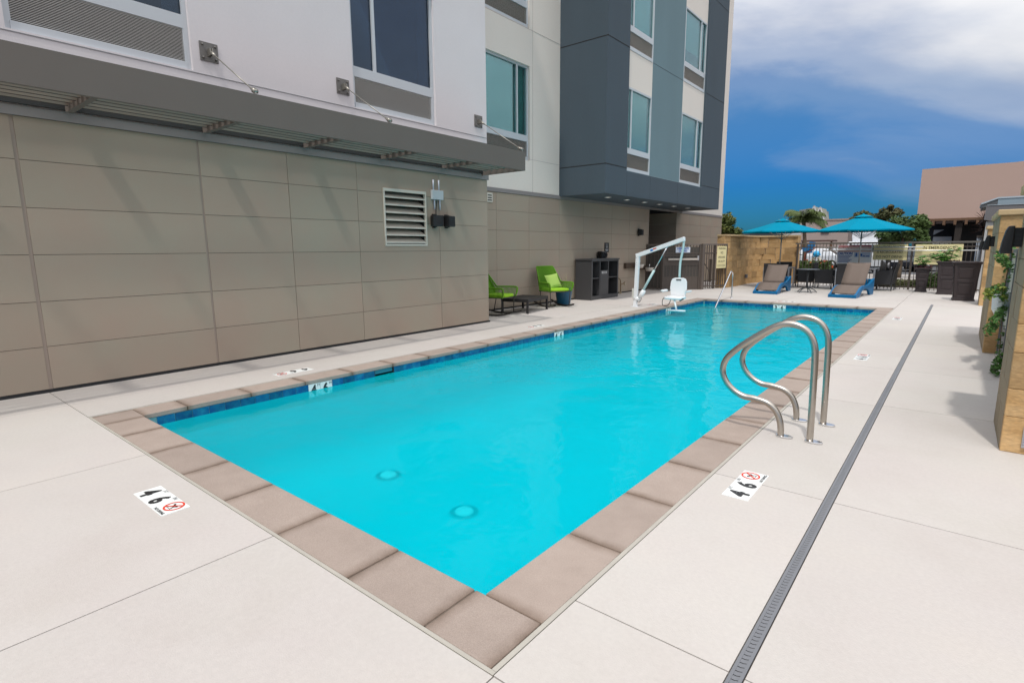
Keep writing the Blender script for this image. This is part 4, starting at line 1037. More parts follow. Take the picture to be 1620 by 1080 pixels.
GA, GB = (-6.86, 16.87), (-5.97, 17.86)
t, at, d = picket_panel('metal_gate', 'taupe metal gate with push bar, kick plate and blue lettered plate', GA, GB, 'gate', rails=(1.27, 1.19, 1.07, 0.87), kick=0.03)
gl_ = (Vector(GB)-Vector(GA)).length; nrm = Vector((d.y, -d.x, 0))
MB().bar(at(0.03, 0.24), at(gl_-0.03, 0.24), 0.01, 0.44).build('kick_plate', fencem, t)
MB().bar(at(0.03, 0.97), at(gl_-0.03, 0.97), 0.03, 0.17).build('lock_rail', fencem, t)
MB().bar(at(0.03, 0.78), at(gl_-0.03, 0.78), 0.004, 1.40).build('mesh_backing', mesh_back, t)
MB().bar(at(0.14, 1.065)+nrm*0.07, at(gl_-0.10, 1.065)+nrm*0.07, 0.045, 0.065).build('push_bar', mat('beige_push_bar', (0.50, 0.45, 0.40), 0.4), t)
MB().bar(at(gl_-0.09, 1.02)+nrm*0.06, at(gl_-0.09, 1.18)+nrm*0.06, 0.05, 0.05, d).build('latch', silver, t)
sg = MB().bar(at(0.42, 1.385)+nrm*0.03, at(0.95, 1.385)+nrm*0.03, 0.004, 0.19).build('gate_plate', mat('plate_white', (0.66, 0.72, 0.82), 0.5), t)
text('KEEP GATE\nCLOSED', 0.085, signblue, t, at(0.685, 1.385)+nrm*0.035, d, (0, 0, 1), 'plate_lettering', bold=0.003, space=0.95)
GC, GD = (-5.90, 17.93), (-5.50, 19.20)
t, at, d = picket_panel('metal_fence', 'taupe picket fence panel between the gate and the curved stone wall', GC, GD, rails=(0.10, 1.26), npk=11)
nrm = Vector((d.y, -d.x, 0)); lnf = (Vector(GD)-Vector(GC)).length
MB().bar(at(0.0, 0), at(0.0, GH+0.02), 0.11, 0.11, d).build('gate_post', mat('taupe_post', (0.13, 0.105, 0.09), 0.5), t)
MB().bar(at(lnf*0.52, 0), at(lnf*0.52, GH), 0.05, 0.05, d).build('post', fencem, t)
MB().bar(at(lnf*0.03, 1.0), at(lnf*0.32, 0.62), 0.02, 0.03).bar(at(lnf*0.36, 0.25), at(lnf*0.36, 1.05), 0.10, 0.02, d).build('brace', fencem, t)
sgn = thing('warning_sign', 'yellow no lifeguard warning sign hanging on the taupe fence by the stone wall', 'sign', at(lnf*0.78, 1.1), 0, 'yellow warning signs')
pl = MB().bar(at(lnf*0.57, 1.115)+nrm*0.035, at(lnf*0.97, 1.115)+nrm*0.035, 0.006, 0.78).build('plate', yellowsign, sgn)
prn = mat('sign_brown_print', (0.10, 0.085, 0.05), 0.6)
for s_, z, sz in (('WARNING', 1.42, 0.105), ('NO', 1.27, 0.115), ('LIFEGUARD', 1.11, 0.095), ('ON DUTY', 0.96, 0.105)):
    text(s_, sz, prn, sgn, at(lnf*0.77, z)+nrm*0.041, d, (0, 0, 1), bold=0.001, sx=0.82)
mb = MB()
for z in (0.85, 0.82, 0.79): mb.bar(at(lnf*0.60, z)+nrm*0.040, at(lnf*0.94, z)+nrm*0.040, 0.001, 0.008)
mb.build('small_print', prn, sgn)

# ------------------------------------------------------------ travertine walls and pillars
def block(mb_parent, c, dx, dn, w, h, t, mats=(trav, travw)):
    """stone: c centre of outer face base; dx along, dn outward normal"""
    dx = Vector(dx).normalized(); dn = Vector(dn).normalized()
    c = Vector(c)-dn*(t/2)+dn*random.uniform(-0.003, 0.003)
    return MB().obox(c, dx, dn, (0, 0, 1), w/2-0.0025, t/2, h/2-0.002).build('stone_block', mats[0], mb_parent, bevel=0.003, bseg=1)
wall = thing('curved_stone_wall', 'tall curved golden travertine block wall behind the first lounger', 'wall', (-5.2, 21.5, 0))
ctrl = [(-5.62, 19.15), (-5.49, 19.32), (-5.44, 20.2), (-5.47, 21.2), (-5.52, 22.1), (-5.42, 22.75), (-5.12, 23.12), (-4.7, 23.22), (-4.3, 23.20), (-4.0, 23.16)]
pth = smooth_path([(*p, 0) for p in ctrl], 12)
cum = [0]
for a, b in zip(pth[:-1], pth[1:]): cum.append(cum[-1]+(b-a).length)
def on_path(s_):
    s_ = max(0, min(cum[-1]-1e-4, s_))
    for i in range(len(cum)-1):
        if cum[i+1] >= s_:
            f_ = (s_-cum[i])/(cum[i+1]-cum[i]); return pth[i].lerp(pth[i+1], f_), (pth[i+1]-pth[i]).normalized()
rows_h = [0.23, 0.25, 0.21, 0.26, 0.22, 0.25, 0.22, 0.22]; z = 0.0
for r_, h in enumerate(rows_h):
    s_ = 0.0
    while s_ < cum[-1]-0.05:
        w_ = min(random.choice([0.28, 0.36, 0.42, 0.50]), cum[-1]-s_)
        if cum[-1]-(s_+w_) < 0.12: w_ = cum[-1]-s_
        p, d_ = on_path(s_+w_/2); nn = Vector((d_.y, -d_.x, 0))
        block(wall, p+Vector((0, 0, z+h/2)), d_, nn, w_, h, 0.30); s_ += w_
    z += h
s_ = 0
while s_ < cum[-1]-0.01:
    w_ = min(0.46, cum[-1]-s_); p, d_ = on_path(s_+w_/2); nn = Vector((d_.y, -d_.x, 0))
    MB().obox(p-nn*0.13+Vector((0, 0, z+0.03)), d_, nn, (0, 0, 1), w_/2, 0.19, 0.03).build('cap_stone', travcap, wall, bevel=0.006); s_ += w_
ol = thing('outlet_box', 'tiny grey outlet box low on the curved stone wall', 'outlet', (-5.42, 21.6, 0.3))
MB().box(-5.475, -5.40, 21.5, 21.66, 0.26, 0.40).build('casing', mat('outlet_grey', (0.2, 0.2, 0.22), 0.5), ol, bevel=0.008)

def pillar(y0, y1, label, x0=1.49, x1=2.1):
    t = thing('stone_pillar', label, 'pillar', ((x0+x1)/2, (y0+y1)/2, 0), 0, 'golden travertine pillars by the deck edge')
    MB().box(x0+0.06, x1-0.06, y0+0.06, y1-0.06, 0, 1.85).build('core', groutm, t)
    z = 0.0; hs = [0.26, 0.20, 0.26, 0.20, 0.25, 0.19, 0.26, 0.23]
    for r_, h in enumerate(hs):
        e = lambda: random.uniform(-0.004, 0.002)
        # front face stones (face the near end)
        xm = x0
        xs_ = [xm, x1] if r_ % 3 != 1 else [xm, x0+0.34, x1]
        for a, b in zip(xs_[:-1], xs_[1:]):
            MB().box(a+.0015, b-.0015, y0+e(), y0+0.06, z+.0015, z+h-.0015).build('stone_block', trav, t, bevel=0.003, bseg=1)
            MB().box(a+.0015, b-.0015, y1-0.06, y1+e(), z+.0015, z+h-.0015).build('stone_block', trav, t)
        n = max(2, int((y1-y0)/0.45)); off = 0.5 if r_ % 2 else 0
        yy = [y0+0.061]+[y0+(y1-y0)*(k+off)/n for k in range(1, n)]+[y1-0.061]
        for a, b in zip(yy[:-1], yy[1:]):
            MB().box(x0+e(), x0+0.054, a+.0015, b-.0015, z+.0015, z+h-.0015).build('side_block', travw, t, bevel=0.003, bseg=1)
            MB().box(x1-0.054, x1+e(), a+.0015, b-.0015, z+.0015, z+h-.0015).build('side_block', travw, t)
        z += h
    MB().box(x0-0.035, x1+0.035, y0-0.035, y1+0.035, z, z+0.075).build('cap_stone', travcap, t, bevel=0.012)
    return t
pillar(3.86, 4.78, 'nearest travertine pillar at the edge of the picture, with a steel grate at its foot')
pillar(8.58, 10.70, 'travertine pillar with climbing vine at its side, between the nearest one and the farthest one')
pillar(16.42, 17.3, 'farthest travertine pillar, behind the tallest dark planter', x0=1.575, x1=2.15)
gr = thing('wall_vent_grate', 'small steel louvre grate at the foot of the nearest pillar', 'vent', (1.62, 3.84, 0.06))
mb = MB().box(1.60, 1.76, 3.845, 3.853, 0.05, 0.20)
for k in range(7): mb.box(1.605, 1.755, 3.835, 3.846, 0.06+k*0.019, 0.070+k*0.019)
mb.build('grate', silver, gr)

def sconce(x, y, z, s, label):
    t = thing('wall_sconce', label, 'wall lamp', (x, y, z), 0, 'black wedge sconces on the pillars')
    prof = [(-0.118, -0.105), (-0.122, -0.095), (-0.112, 0.0), (-0.098, 0.075), (-0.085, 0.105), (-0.052, 0.105), (-0.052, -0.105)]
    prof = [(u*s, v*s) for u, v in prof]
    o = MB().prism(prof, lambda u, v, t_: (x+u, y-0.09*s+0.18*s*t_, z+v)).build('shade', blackm, t, bevel=0.006); recalc(o)
    mb = MB().box(x-0.054*s, x-0.0, y-0.06*s, y+0.06*s, z-0.055*s, z+0.09*s).build('bracket', blackm, t)
    m2 = MB()
    for k in range(4): m2.box(x-0.045*s, x-0.01, y-0.066*s, y+0.066*s, z-0.035*s+k*0.035*s, z-0.025*s+k*0.035*s)
    m2.build('cooling_fins', mat('fin_black', (0.02, 0.02, 0.02), 0.3), t)
    return t
sconce(1.487, 4.50, 1.50, 1.0, 'largest black wedge sconce, on the nearest pillar')
sconce(1.487, 9.40, 1.50, 1.0, 'black wedge sconce on the vine-side pillar')
sconce(1.572, 16.85, 1.47, 1.05, 'small black wedge sconce on the farthest pillar')

# grey panel fence between the pillars
pf = thing('panel_fence', 'dark grey framed translucent panel fence between the two nearer pillars', 'fence', (1.66, 6.7, 0))
for yy in (4.80, 6.1, 7.4, 8.56): MB().box(1.63, 1.70, yy-0.03, yy+0.03, -0.05, 1.42).build('post', greypost, pf)
for a, b in ((4.83, 6.07), (6.13, 7.37), (7.43, 8.53)):
    MB().box(1.645, 1.685, a, b, 0.05, 0.42).build('lower_panel', greypost, pf); MB().box(1.64, 1.69, a, b, 1.37, 1.42).build('rail', greypost, pf)
    MB().box(1.66, 1.668, a, b, 0.42, 1.37).build('frosted_panel', frostm, pf)
wp = thing('white_pot', 'white hanging pot half hidden under the climbing vine', 'pot', (1.60, 7.9, 0.62))
MB().lathe((1.575, 7.75, 0.60), [(0.001, 0.0), (0.05, 0.01), (0.085, 0.08), (0.095, 0.30), (0.085, 0.30), (0.001, 0.26)], 18).build('pot', whitem, wp)
def leaves(mb, n, fn, size, mi=0, flat=0.5):
    for _ in range(n):
        c, dr_ = fn(); c = Vector(c); a = Vector((random.gauss(0, 1), random.gauss(0, 1), random.gauss(0, flat))).normalized()
        b = a.cross(Vector((random.gauss(0, 1), random.gauss(0, 1), random.gauss(0, 1)))).normalized(); s_ = size*random.uniform(0.55, 1.3)
        m_ = random.randrange(mi+1) if mi else 0
        mb.add([c-a*s_, c+b*s_*0.55-a*0.1*s_, c+a*s_, c-b*s_*0.55-a*0.1*s_], [(0, 1, 2, 3)], m_)
vine = thing('climbing_vine', 'leafy green vine climbing out between the pillars beside the white pot', 'vine', (1.55, 7.8, 0))
stems = [[(1.62, 7.6, 0.1), (1.60, 7.7, 0.6), (1.58, 7.6, 1.0), (1.60, 7.5, 1.4)], [(1.60, 7.7, 0.8), (1.54, 7.55, 0.95), (1.47, 7.4, 0.93), (1.42, 7.3, 0.88)], [(1.60, 7.6, 0.7), (1.55, 7.35, 0.66), (1.50, 7.1, 0.57), (1.45, 7.0, 0.50)], [(1.62, 7.2, 0.2), (1.58, 7.0, 0.12), (1.56, 6.9, 0.05)], [(1.6, 7.6, 1.2), (1.52, 7.4, 1.3), (1.48, 7.3, 1.36)]]
mb = MB(); mbl = MB(); mby = MB()
for si, st in enumerate(stems):
    sp_p = smooth_path(st, 6); mb.tube(sp_p, 0.006, 6)
    for p in sp_p:
        tgt = mby if (si == 1 and random.random() < 0.55) else mbl
        leaves(tgt, 18 if si != 0 else 9, lambda: (p+Vector((random.uniform(-.035, .035), random.uniform(-.14, .14), random.uniform(-.06, .05))), None), 0.024)
mb.build('stem', barkm, vine); mbl.build('leaves', leafvine, vine)
if mby.v: mby.build('young_leaves', leafvy, vine)

# ------------------------------------------------------------ far picket fence, poles and signs
ff = thing('pool_fence', 'long brown metal picket fence with grey top rail behind the loungers', 'fence', (-1.2, 21.9, 0))
FP = [(-4.03, 23.02), (-0.82, 21.85), (1.70, 21.15)]
FHt = 1.58
def fpos(x):
    for (a, b) in zip(FP[:-1], FP[1:]):
        if x <= b[0] or b is FP[-1]:
            f_ = (x-a[0])/(b[0]-a[0]); return Vector((x, a[1]+(b[1]-a[1])*f_, 0))
for a, b in zip(FP[:-1], FP[1:]):
    A_, B_ = Vector((*a, 0)), Vector((*b, 0))
    MB().bar(A_+Vector((0, 0, FHt)), B_+Vector((0, 0, FHt)), 0.07, 0.055).build('top_rail', railm, ff)
    MB().bar(A_+Vector((0, 0, 0.09)), B_+Vector((0, 0, 0.09)), 0.035, 0.04).build('rail', fencem, ff)
    MB().bar(A_+Vector((0, 0, 1.44)), B_+Vector((0, 0, 1.44)), 0.03, 0.035).build('rail', fencem, ff)
x = -3.95; k = 0
while x < 1.68:
    p = fpos(x); post = (k % 16 == 0)
    w_ = 0.06 if post else 0.019
    MB().box(p.x-w_/2, p.x+w_/2, p.y-w_/2, p.y+w_/2, 0.0, FHt-0.02).build('post' if post else 'picket', fencem, ff)
    x += 0.118; k += 1
for (zz_, x0_, x1_, lb) in ((1.425, -3.14, 0.12, 'upper'), (1.315, -2.98, 1.50, 'lower')):
    a, b = fpos(x0_)-Vector((0, 0.13, -zz_)), fpos(x1_)-Vector((0, 0.13, -zz_))
    pr_ = thing('rescue_pole', 'pale straight rescue pole, %s of the two lying along the far fence' % lb, 'pole', a, 0, 'rescue poles hung on the fence')
    mid = fpos(-0.82)-Vector((0, 0.13, -zz_))
    MB().tube([a, mid, b], 0.019, 10).build('shaft', mat('pole_silver', (0.62, 0.62, 0.60), 0.3, metal=0.3), pr_)
    for xx in (x0_+0.6, x1_-0.4):
        q = fpos(xx); MB().bar(q+Vector((0, -0.14, zz_-0.03)), q+Vector((0, 0.0, zz_-0.03)), 0.02, 0.02).build('hook', darkmetal, pr_)
def fence_sign(x0_, x1_, z0_, z1_, m, label, group=None, name='fence_sign'):
    a, b = fpos(x0_), fpos(x1_); d_ = (b-a).normalized(); nn = Vector((d_.y, -d_.x, 0)); c = (a+b)/2+nn*0.045
    t = thing(name, label, 'sign', (c.x, c.y, z0_), 0, group)
    MB().obox(c+Vector((0, 0, (z0_+z1_)/2)), d_, nn, (0, 0, 1), (b-a).length/2, 0.004, (z1_-z0_)/2).build('plate', m, t)
    at_ = lambda s_, z: c+d_*s_+nn*0.006+Vector((0, 0, z))
    return t, at_, d_, nn, (b-a).length
t, at, d, nn, ln = fence_sign(-2.47, -1.33, 0.82, 1.50, signwhite, 'white pool rules sign with red bars and blue CAUTION heading on the far fence', 'signs on the far fence')
def bars(t, at, d, nn, items, m, name, dep=0.001):
    mb = MB()
    for (s0, s1, z0_, z1_) in items: mb.obox(at((s0+s1)/2, (z0_+z1_)/2)+nn*dep, d, nn, (0, 0, 1), (s1-s0)/2, 0.0006, (z1_-z0_)/2)
    return mb.build(name, m, t)
h = ln/2
bars(t, at, d, nn, [(-h+0.03, h-0.03, 1.385, 1.49), (-h+0.03, h-0.03, 1.275, 1.325)], signred, 'red_bar')
text('WARNING: NO LIFEGUARD ON DUTY', 0.068, mat('sign_letter_white', (0.75, 0.72, 0.75), 0.5), t, at(0, 1.405)+nn*0.003, d, (0, 0, 1), bold=0.001, sx=0.92)
text('CAUTION', 0.125, signblue, t, at(-h*0.52, 1.205)+nn*0.003, d, (0, 0, 1), bold=0.006, sx=0.95)
bars(t, at, d, nn, [(-h+0.05, -0.06-0.05*(k % 3), 1.115-k*0.045, 1.135-k*0.045) for k in range(6)], signblue, 'blue_print')
bars(t, at, d, nn, [(0.01, h-0.05, 1.08, 1.245)], signpale, 'pale_blue_panel')
bars(t, at, d, nn, [(0.06, 0.11, 1.10, 1.23), (0.2, 0.29, 1.12, 1.20), (0.31, 0.40, 1.10, 1.13), (0.42, h-0.07, 1.10, 1.13)], signblue, 'blue_print', 0.002)
t, at, d, nn, ln = fence_sign(-1.29, -0.29, 0.99, 1.52, yellowsign, 'yellow CAUTION WATER IS RECIRCULATED sign on the far fence', 'yellow warning signs')
text('CAUTION: WATER', 0.115, prn, t, at(0, 1.435)+nn*0.003, d, (0, 0, 1), sx=0.92, bold=0.001)
text('IS RECIRCULATED.', 0.105, prn, t, at(0, 1.255)+nn*0.003, d, (0, 0, 1), sx=0.95, bold=0.001)
text('DO NOT DRINK.', 0.115, prn, t, at(0, 1.10)+nn*0.003, d, (0, 0, 1), sx=0.98, bold=0.001)
t, at, d, nn, ln = fence_sign(-0.08, 1.16, 0.86, 1.51, yellowsign, 'yellow emergency 911 sign half covered by the planter foliage', 'yellow warning signs')
text('IN EMERGENCY', 0.125, prn, t, at(0, 1.40)+nn*0.003, d, (0, 0, 1), sx=1.0, bold=0.001)
text('CALL 911', 0.12, prn, t, at(0.02, 1.17)+nn*0.003, d, (0, 0, 1), sx=1.0, bold=0.001)
bars(t, at, d, nn, [(-h+0.2, h-0.0, 1.0-k*0.03, 1.008-k*0.03) for k in range(3)], prn, 'small_print')
dp = thing('drain_pipe', 'upright grey metal pipe at the right end of the far fence', 'pipe', (1.50, 21.9, 0))
MB().tube([(1.53, 22.1, 0), (1.53, 22.1, 1.72)], 0.075, 14).build('pipe', mat('galvanised', (0.30, 0.33, 0.37), 0.4, metal=0.3), dp)
MB().box(1.45, 1.75, 22.0, 22.2, 1.72, 1.78).build('cap', fencem, dp)

# ------------------------------------------------------------ loungers
def lounger(loc, rotz, label, back_top):
    t = thing('sun_lounger', label, 'sun lounger', loc, rotz, 'blue and taupe sun loungers')
    Wd = 0.72
    topc = [(0.0, 0.085), (0.12, 0.125), (0.28, 0.20), (0.45, 0.27), (0.62, 0.31), (0.85, 0.325), (1.10, 0.32), (1.35, 0.33), (1.55, 0.37), (1.75, 0.43), (1.98, 0.49)]
    def side(x0_, x1_):
        poly = [(0.0, 0.0), (0.0, 0.085)]+topc[1:]+[(2.02, 0.40), (2.0, 0.22), (1.93, 0.0), (1.62, 0.0), (1.50, 0.10), (1.32, 0.185), (1.10, 0.225), (0.85, 0.215), (0.62, 0.16), (0.46, 0.07), (0.36, 0.0)]
        # build as strips so the concave outline stays clean
        n = 22; ups = smooth_path([(0, a, b) for a, b in topc], 4)
        und = smooth_path([(0, 0.0, 0.0), (0, 0.2, 0.0), (0, 0.36, 0.0), (0, 0.46, 0.07), (0, 0.62, 0.16), (0, 0.85, 0.215), (0, 1.10, 0.225), (0, 1.32, 0.185), (0, 1.50, 0.09), (0, 1.60, 0.0), (0, 1.8, 0.0), (0, 1.97, 0.0)], 4)
        def zat(c, y_):
            for a, b in zip(c[:-1], c[1:]):
                if a.y <= y_ <= b.y and b.y > a.y: return a.z+(b.z-a.z)*(y_-a.y)/(b.y-a.y)
            return c[-1].z
        ys_ = [0.0, 0.06, 0.12, 0.2, 0.28, 0.36, 0.40, 0.46, 0.54, 0.62, 0.74, 0.85, 0.97, 1.10, 1.22, 1.32, 1.42, 1.50, 1.56, 1.60, 1.7, 1.8, 1.9, 1.97]
        rows = []
        for y_ in ys_:
            zt_, zu = zat(ups, y_), max(0.0, zat(und, y_)); rows.append([(x0_, y_, zu), (x1_, y_, zu), (x1_, y_, zt_), (x0_, y_, zt_), (x0_, y_, zu)])
        mb = MB(); mb.sheet(rows, smooth=False); mb.add([rows[0][i] for i in range(4)], [(0, 3, 2, 1)]); mb.add([rows[-1][i] for i in range(4)], [(0, 1, 2, 3)])
        return mb
    for (a, b) in ((-Wd/2, -Wd/2+0.065), (Wd/2-0.065, Wd/2)):
        o = side(a, b).build('side_rail', shellm, t, world=False, bevel=0.012); recalc(o)
    for bb in ((0.0, 0.09, 0.0, 0.088), (1.90, 1.97, 0.12, 0.47), (1.0, 1.06, 0.18, 0.26)):
        MB().box(-Wd/2+0.066, Wd/2-0.066, *bb).build('cross_rail', shellm, t, world=False, bevel=0.01)
    rows = []
    for a, b in smooth_path([(p[0], p[1], 0) for p in topc[1:7]], 4) and [(q.x, q.y) for q in smooth_path([(p[0], p[1], 0) for p in topc[1:7]], 4)]:
        rows.append([(-Wd/2+0.05, a, b+0.004), (-0.1, a, b-0.006), (0.1, a, b-0.006), (Wd/2-0.05, a, b+0.004)])
    o = MB().sheet(rows).build('seat_sling', slingm, t, world=False); sd = o.modifiers.new('thick', 'SOLIDIFY'); sd.thickness = 0.012
    bt = back_top; hy, hz = 1.02, 0.335
    dv = Vector((0, bt[0]-hy, bt[1]-hz)); L_ = dv.length; dv.normalize(); nv = Vector((0, -dv.z, dv.y))
    rows = []
    for k in range(9):
        f_ = k/8; p = Vector((0, hy, hz))+dv*L_*f_ + nv*0.012*sin(pi*f_)
        rows.append([p+Vector((-Wd/2+0.05, 0, 0)), p+Vector((-0.12, 0, 0))-nv*0.012, p+Vector((0.12, 0, 0))-nv*0.012, p+Vector((Wd/2-0.05, 0, 0))])
    o = MB().sheet(rows).build('back_sling', slingm, t, world=False); sd = o.modifiers.new('thick', 'SOLIDIFY'); sd.thickness = 0.014
    mb = MB()
    for s_ in (-1, 1):
        a = Vector((s_*(Wd/2-0.06), hy, hz-0.01)); mb.tube([a-nv*0.018, a+dv*L_-nv*0.018], 0.014, 8)
    p = Vector((0, hy, hz))+dv*(L_-0.015)-nv*0.018; mb.tube([p+Vector((-Wd/2+0.06, 0, 0)), p+Vector((Wd/2-0.06, 0, 0))], 0.014, 8)
    mb.build('back_frame', slingm, t, world=False)
    q = Vector((0, hy, hz))+dv*L_*0.55
    mb = MB()
    for s_ in (-1, 1): mb.tube([q+Vector((s_*0.27, 0.02, 0)), (s_*0.27, 1.60, 0.36)], 0.010, 8)
    mb.build('back_prop', silver, t, world=False)
    return t
lounger((-3.575, 17.16, 0), radians(1.5), 'blue and taupe sun lounger in front of the stone wall, left of the round table', (1.58, 0.88))
lounger((-1.44, 16.98, 0), radians(-6), 'blue and taupe sun lounger with the higher backrest, right of the round table', (1.55, 0.975))

# round bistro table
bt = thing('bistro_table', 'small round dark table on splayed curved feet between the two loungers', 'table', (-2.655, 18.5, 0))
MB().lathe((-2.655, 18.5, 0.735), [(0.001, 0.02), (0.325, 0.02), (0.335, 0.01), (0.325, 0.0), (0.001, 0.0)], 32).build('tabletop', mat('grey_laminate', (0.085, 0.095, 0.105), 0.35), bt)
MB().tube([(-2.655, 18.5, 0.14), (-2.655, 18.5, 0.735)], 0.032, 14).build('column', darkmetal, bt)
for k in range(5):
    a = 2*pi*k/5+0.35; c, s_ = cos(a), sin(a)
    pipe([(-2.655+c*0.02, 18.5+s_*0.02, 0.16), (-2.655+c*0.10, 18.5+s_*0.10, 0.145), (-2.655+c*0.20, 18.5+s_*0.20, 0.10), (-2.655+c*0.27, 18.5+s_*0.27, 0.04), (-2.655+c*0.30, 18.5+s_*0.30, 0.008)], 0.014, 'leg', darkmetal, bt)

# dining tables
def dining_table(cx_, cy_, hx, hy, label):
    t = thing('dining_table', label, 'table', (cx_, cy_, 0), 0, 'square patio tables')
    for a in (-1, 1):
        for b in (-1, 1): MB().box(cx_+a*hx-0.025, cx_+a*hx+0.025, cy_+b*hy-0.025, cy_+b*hy+0.025, 0, 0.70).build('leg', silver, t)
    MB().box(cx_-hx-0.025, cx_+hx+0.025, cy_-hy-0.025, cy_-hy+0.02, 0.702, 0.742).box(cx_-hx-0.025, cx_+hx+0.025, cy_+hy-0.02, cy_+hy+0.025, 0.702, 0.742).box(cx_-hx-0.025, cx_-hx+0.02, cy_-hy+0.02, cy_+hy-0.02, 0.702, 0.742).box(cx_+hx-0.02, cx_+hx+0.025, cy_-hy+0.02, cy_+hy-0.02, 0.702, 0.742).build('frame', silver, t)
    for k in range(7):
        w_ = (2*hx-0.04)/7; a = cx_-hx+0.02+k*w_; MB().box(a+0.004, a+w_-0.004, cy_-hy+0.02, cy_+hy-0.02, 0.712, 0.738).build('table_slat', darkmetal, t)
    return t
dining_table(-3.99, 20.5, 0.41, 0.41, 'square aluminium patio table behind the left lounger')
dining_table(-1.60, 20.95, 0.55, 0.55, 'square aluminium patio table behind the right lounger')
def wicker_chair(x, y, rz, label):
    t = thing('wicker_chair', label, 'chair', (x, y, 0), rz, 'charcoal wicker patio chairs')
    B = lambda mb, n, m=wickerm, **k: mb.build(n, m, t, world=False, **k)
    B(MB().box(-0.26, 0.28, -0.27, 0.27, 0.34, 0.44), 'seat', bevel=0.01)
    rows = []
    mb = MB().prism([(-0.27, 0.22), (-0.22, 0.22), (-0.26, 0.60), (-0.34, 0.90), (-0.37, 0.90), (-0.31, 0.60)], lambda u, v, q: (u, -0.28+0.56*q, v)); recalc(B(mb, 'backrest', bevel=0.012))
    for s_ in (-1, 1):
        mb = MB().prism([(-0.22, 0.20), (0.27, 0.20), (0.27, 0.62), (0.22, 0.655), (-0.255, 0.655)], lambda u, v, q: (u, s_*0.28+(q-0.5)*0.045, v)); recalc(B(mb, 'armrest', bevel=0.01))
        for xx in (-0.25, 0.25): B(MB().bar((xx, s_*0.275, 0.0), (xx, s_*0.275, 0.22), 0.032, 0.032, (1, 0, 0)), 'leg', darkmetal)
    B(MB().box(-0.24, 0.25, -0.255, 0.255, 0.20, 0.338), 'skirt')
    return t
wicker_chair(-3.95, 19.70, radians(90), 'charcoal wicker chair directly behind the left lounger backrest')
wicker_chair(-4.15, 21.55, radians(-90), 'charcoal wicker chair against the stone wall behind the first umbrella pole')
wicker_chair(-3.32, 21.45, radians(200), 'charcoal wicker chair behind the round bistro table, near the fence corner')
wicker_chair(-2.55, 20.85, radians(0), 'charcoal wicker chair seen side on left of the white pool rules sign')
wicker_chair(-1.78, 20.20, radians(90), 'charcoal wicker chair showing its wide back below the pool rules sign')
wicker_chair(-0.80, 20.95, radians(176), 'charcoal wicker chair behind the right lounger, nearest the planters')

def umbrella(x, y, rz, label, R_=1.38, zr=1.985, za=2.43):
    t = thing('patio_umbrella', label, 'umbrella', (x, y, 0), rz, 'turquoise patio umbrellas')
    B = lambda mb, n, m, **k: mb.build(n, m, t, world=False, **k)
    B(MB().tube([(0, 0, 0.02), (0, 0, za-0.02)], 0.0205, 12), 'pole', mat('umbrella_pole', (0.42, 0.40, 0.37), 0.35, metal=0.5))
    B(MB().lathe((0, 0, 0), [(0.001, 0.07), (0.05, 0.09), (0.06, 0.07), (0.24, 0.05), (0.25, 0.0), (0.001, 0.0)], 20), 'base', darkmetal)
    n = 8; tip = [Vector((R_*cos(2*pi*(k+0.5)/n), R_*sin(2*pi*(k+0.5)/n), zr)) for k in range(n)]
    apex = Vector((0, 0, za)); v0 = 0.16
    for k in range(n):
        a, b = tip[k], tip[(k+1) % n]; rows = []
        for i in range(9):
            f_ = v0+(1-v0)*i/8; row = []
            for j in range(7):
                g_ = j/6; pa, pb = apex.lerp(a, f_), apex.lerp(b, f_); p = pa.lerp(pb, g_)
                sag = -0.012*sin(pi*f_)-0.012*f_*sin(pi*g_); p = p+Vector((0, 0, sag)); 
                if i == 8: p = p-(Vector((p.x, p.y, 0)).normalized())*0.015*sin(pi*g_)
                row.append(p)
            rows.append(row)
        last = rows[-1]; rows.append([p+Vector((0, 0, -0.035)) for p in last])
        o = B(MB().sheet(rows, smooth=False), 'canopy_panel', umbm); sd = o.modifiers.new('thick', 'SOLIDIFY'); sd.thickness = 0.004
        rb = B(MB().tube([apex+Vector((0, 0, -0.06)), a+Vector((0, 0, -0.012))], 0.008, 6), 'rib', silver)
        B(MB().tube([(0, 0, zr-0.30), Vector((0, 0, za-0.06)).lerp(a, 0.5)+Vector((0, 0, -0.015))], 0.006, 6), 'strut', silver)
    mb = MB(); f1 = 0.21; ap2 = apex+Vector((0, 0, 0.045))
    for k in range(n):
        a, b = ap2.lerp(tip[k]+Vector((0, 0, 0.03)), f1), ap2.lerp(tip[(k+1) % n]+Vector((0, 0, 0.03)), f1); m_ = (a+b)/2+Vector((0, 0, -0.004)); mb.add([ap2, a, m_, b], [(0, 1, 2, 3)])
    o = B(mb, 'vent_cap', umbm); sd = o.modifiers.new('thick', 'SOLIDIFY'); sd.thickness = 0.004
    B(MB().lathe((0, 0, za+0.03), [(0.03, 0.0), (0.02, 0.03), (0.001, 0.035)], 10), 'finial', umbm)
    return t
umbrella(-3.99, 20.5, radians(8), 'turquoise patio umbrella in front of the stone wall', 1.36, 2.01, 2.42)
umbrella(-1.56, 20.75, radians(14), 'turquoise patio umbrella over the white pool rules sign', 1.47, 2.00, 2.49)

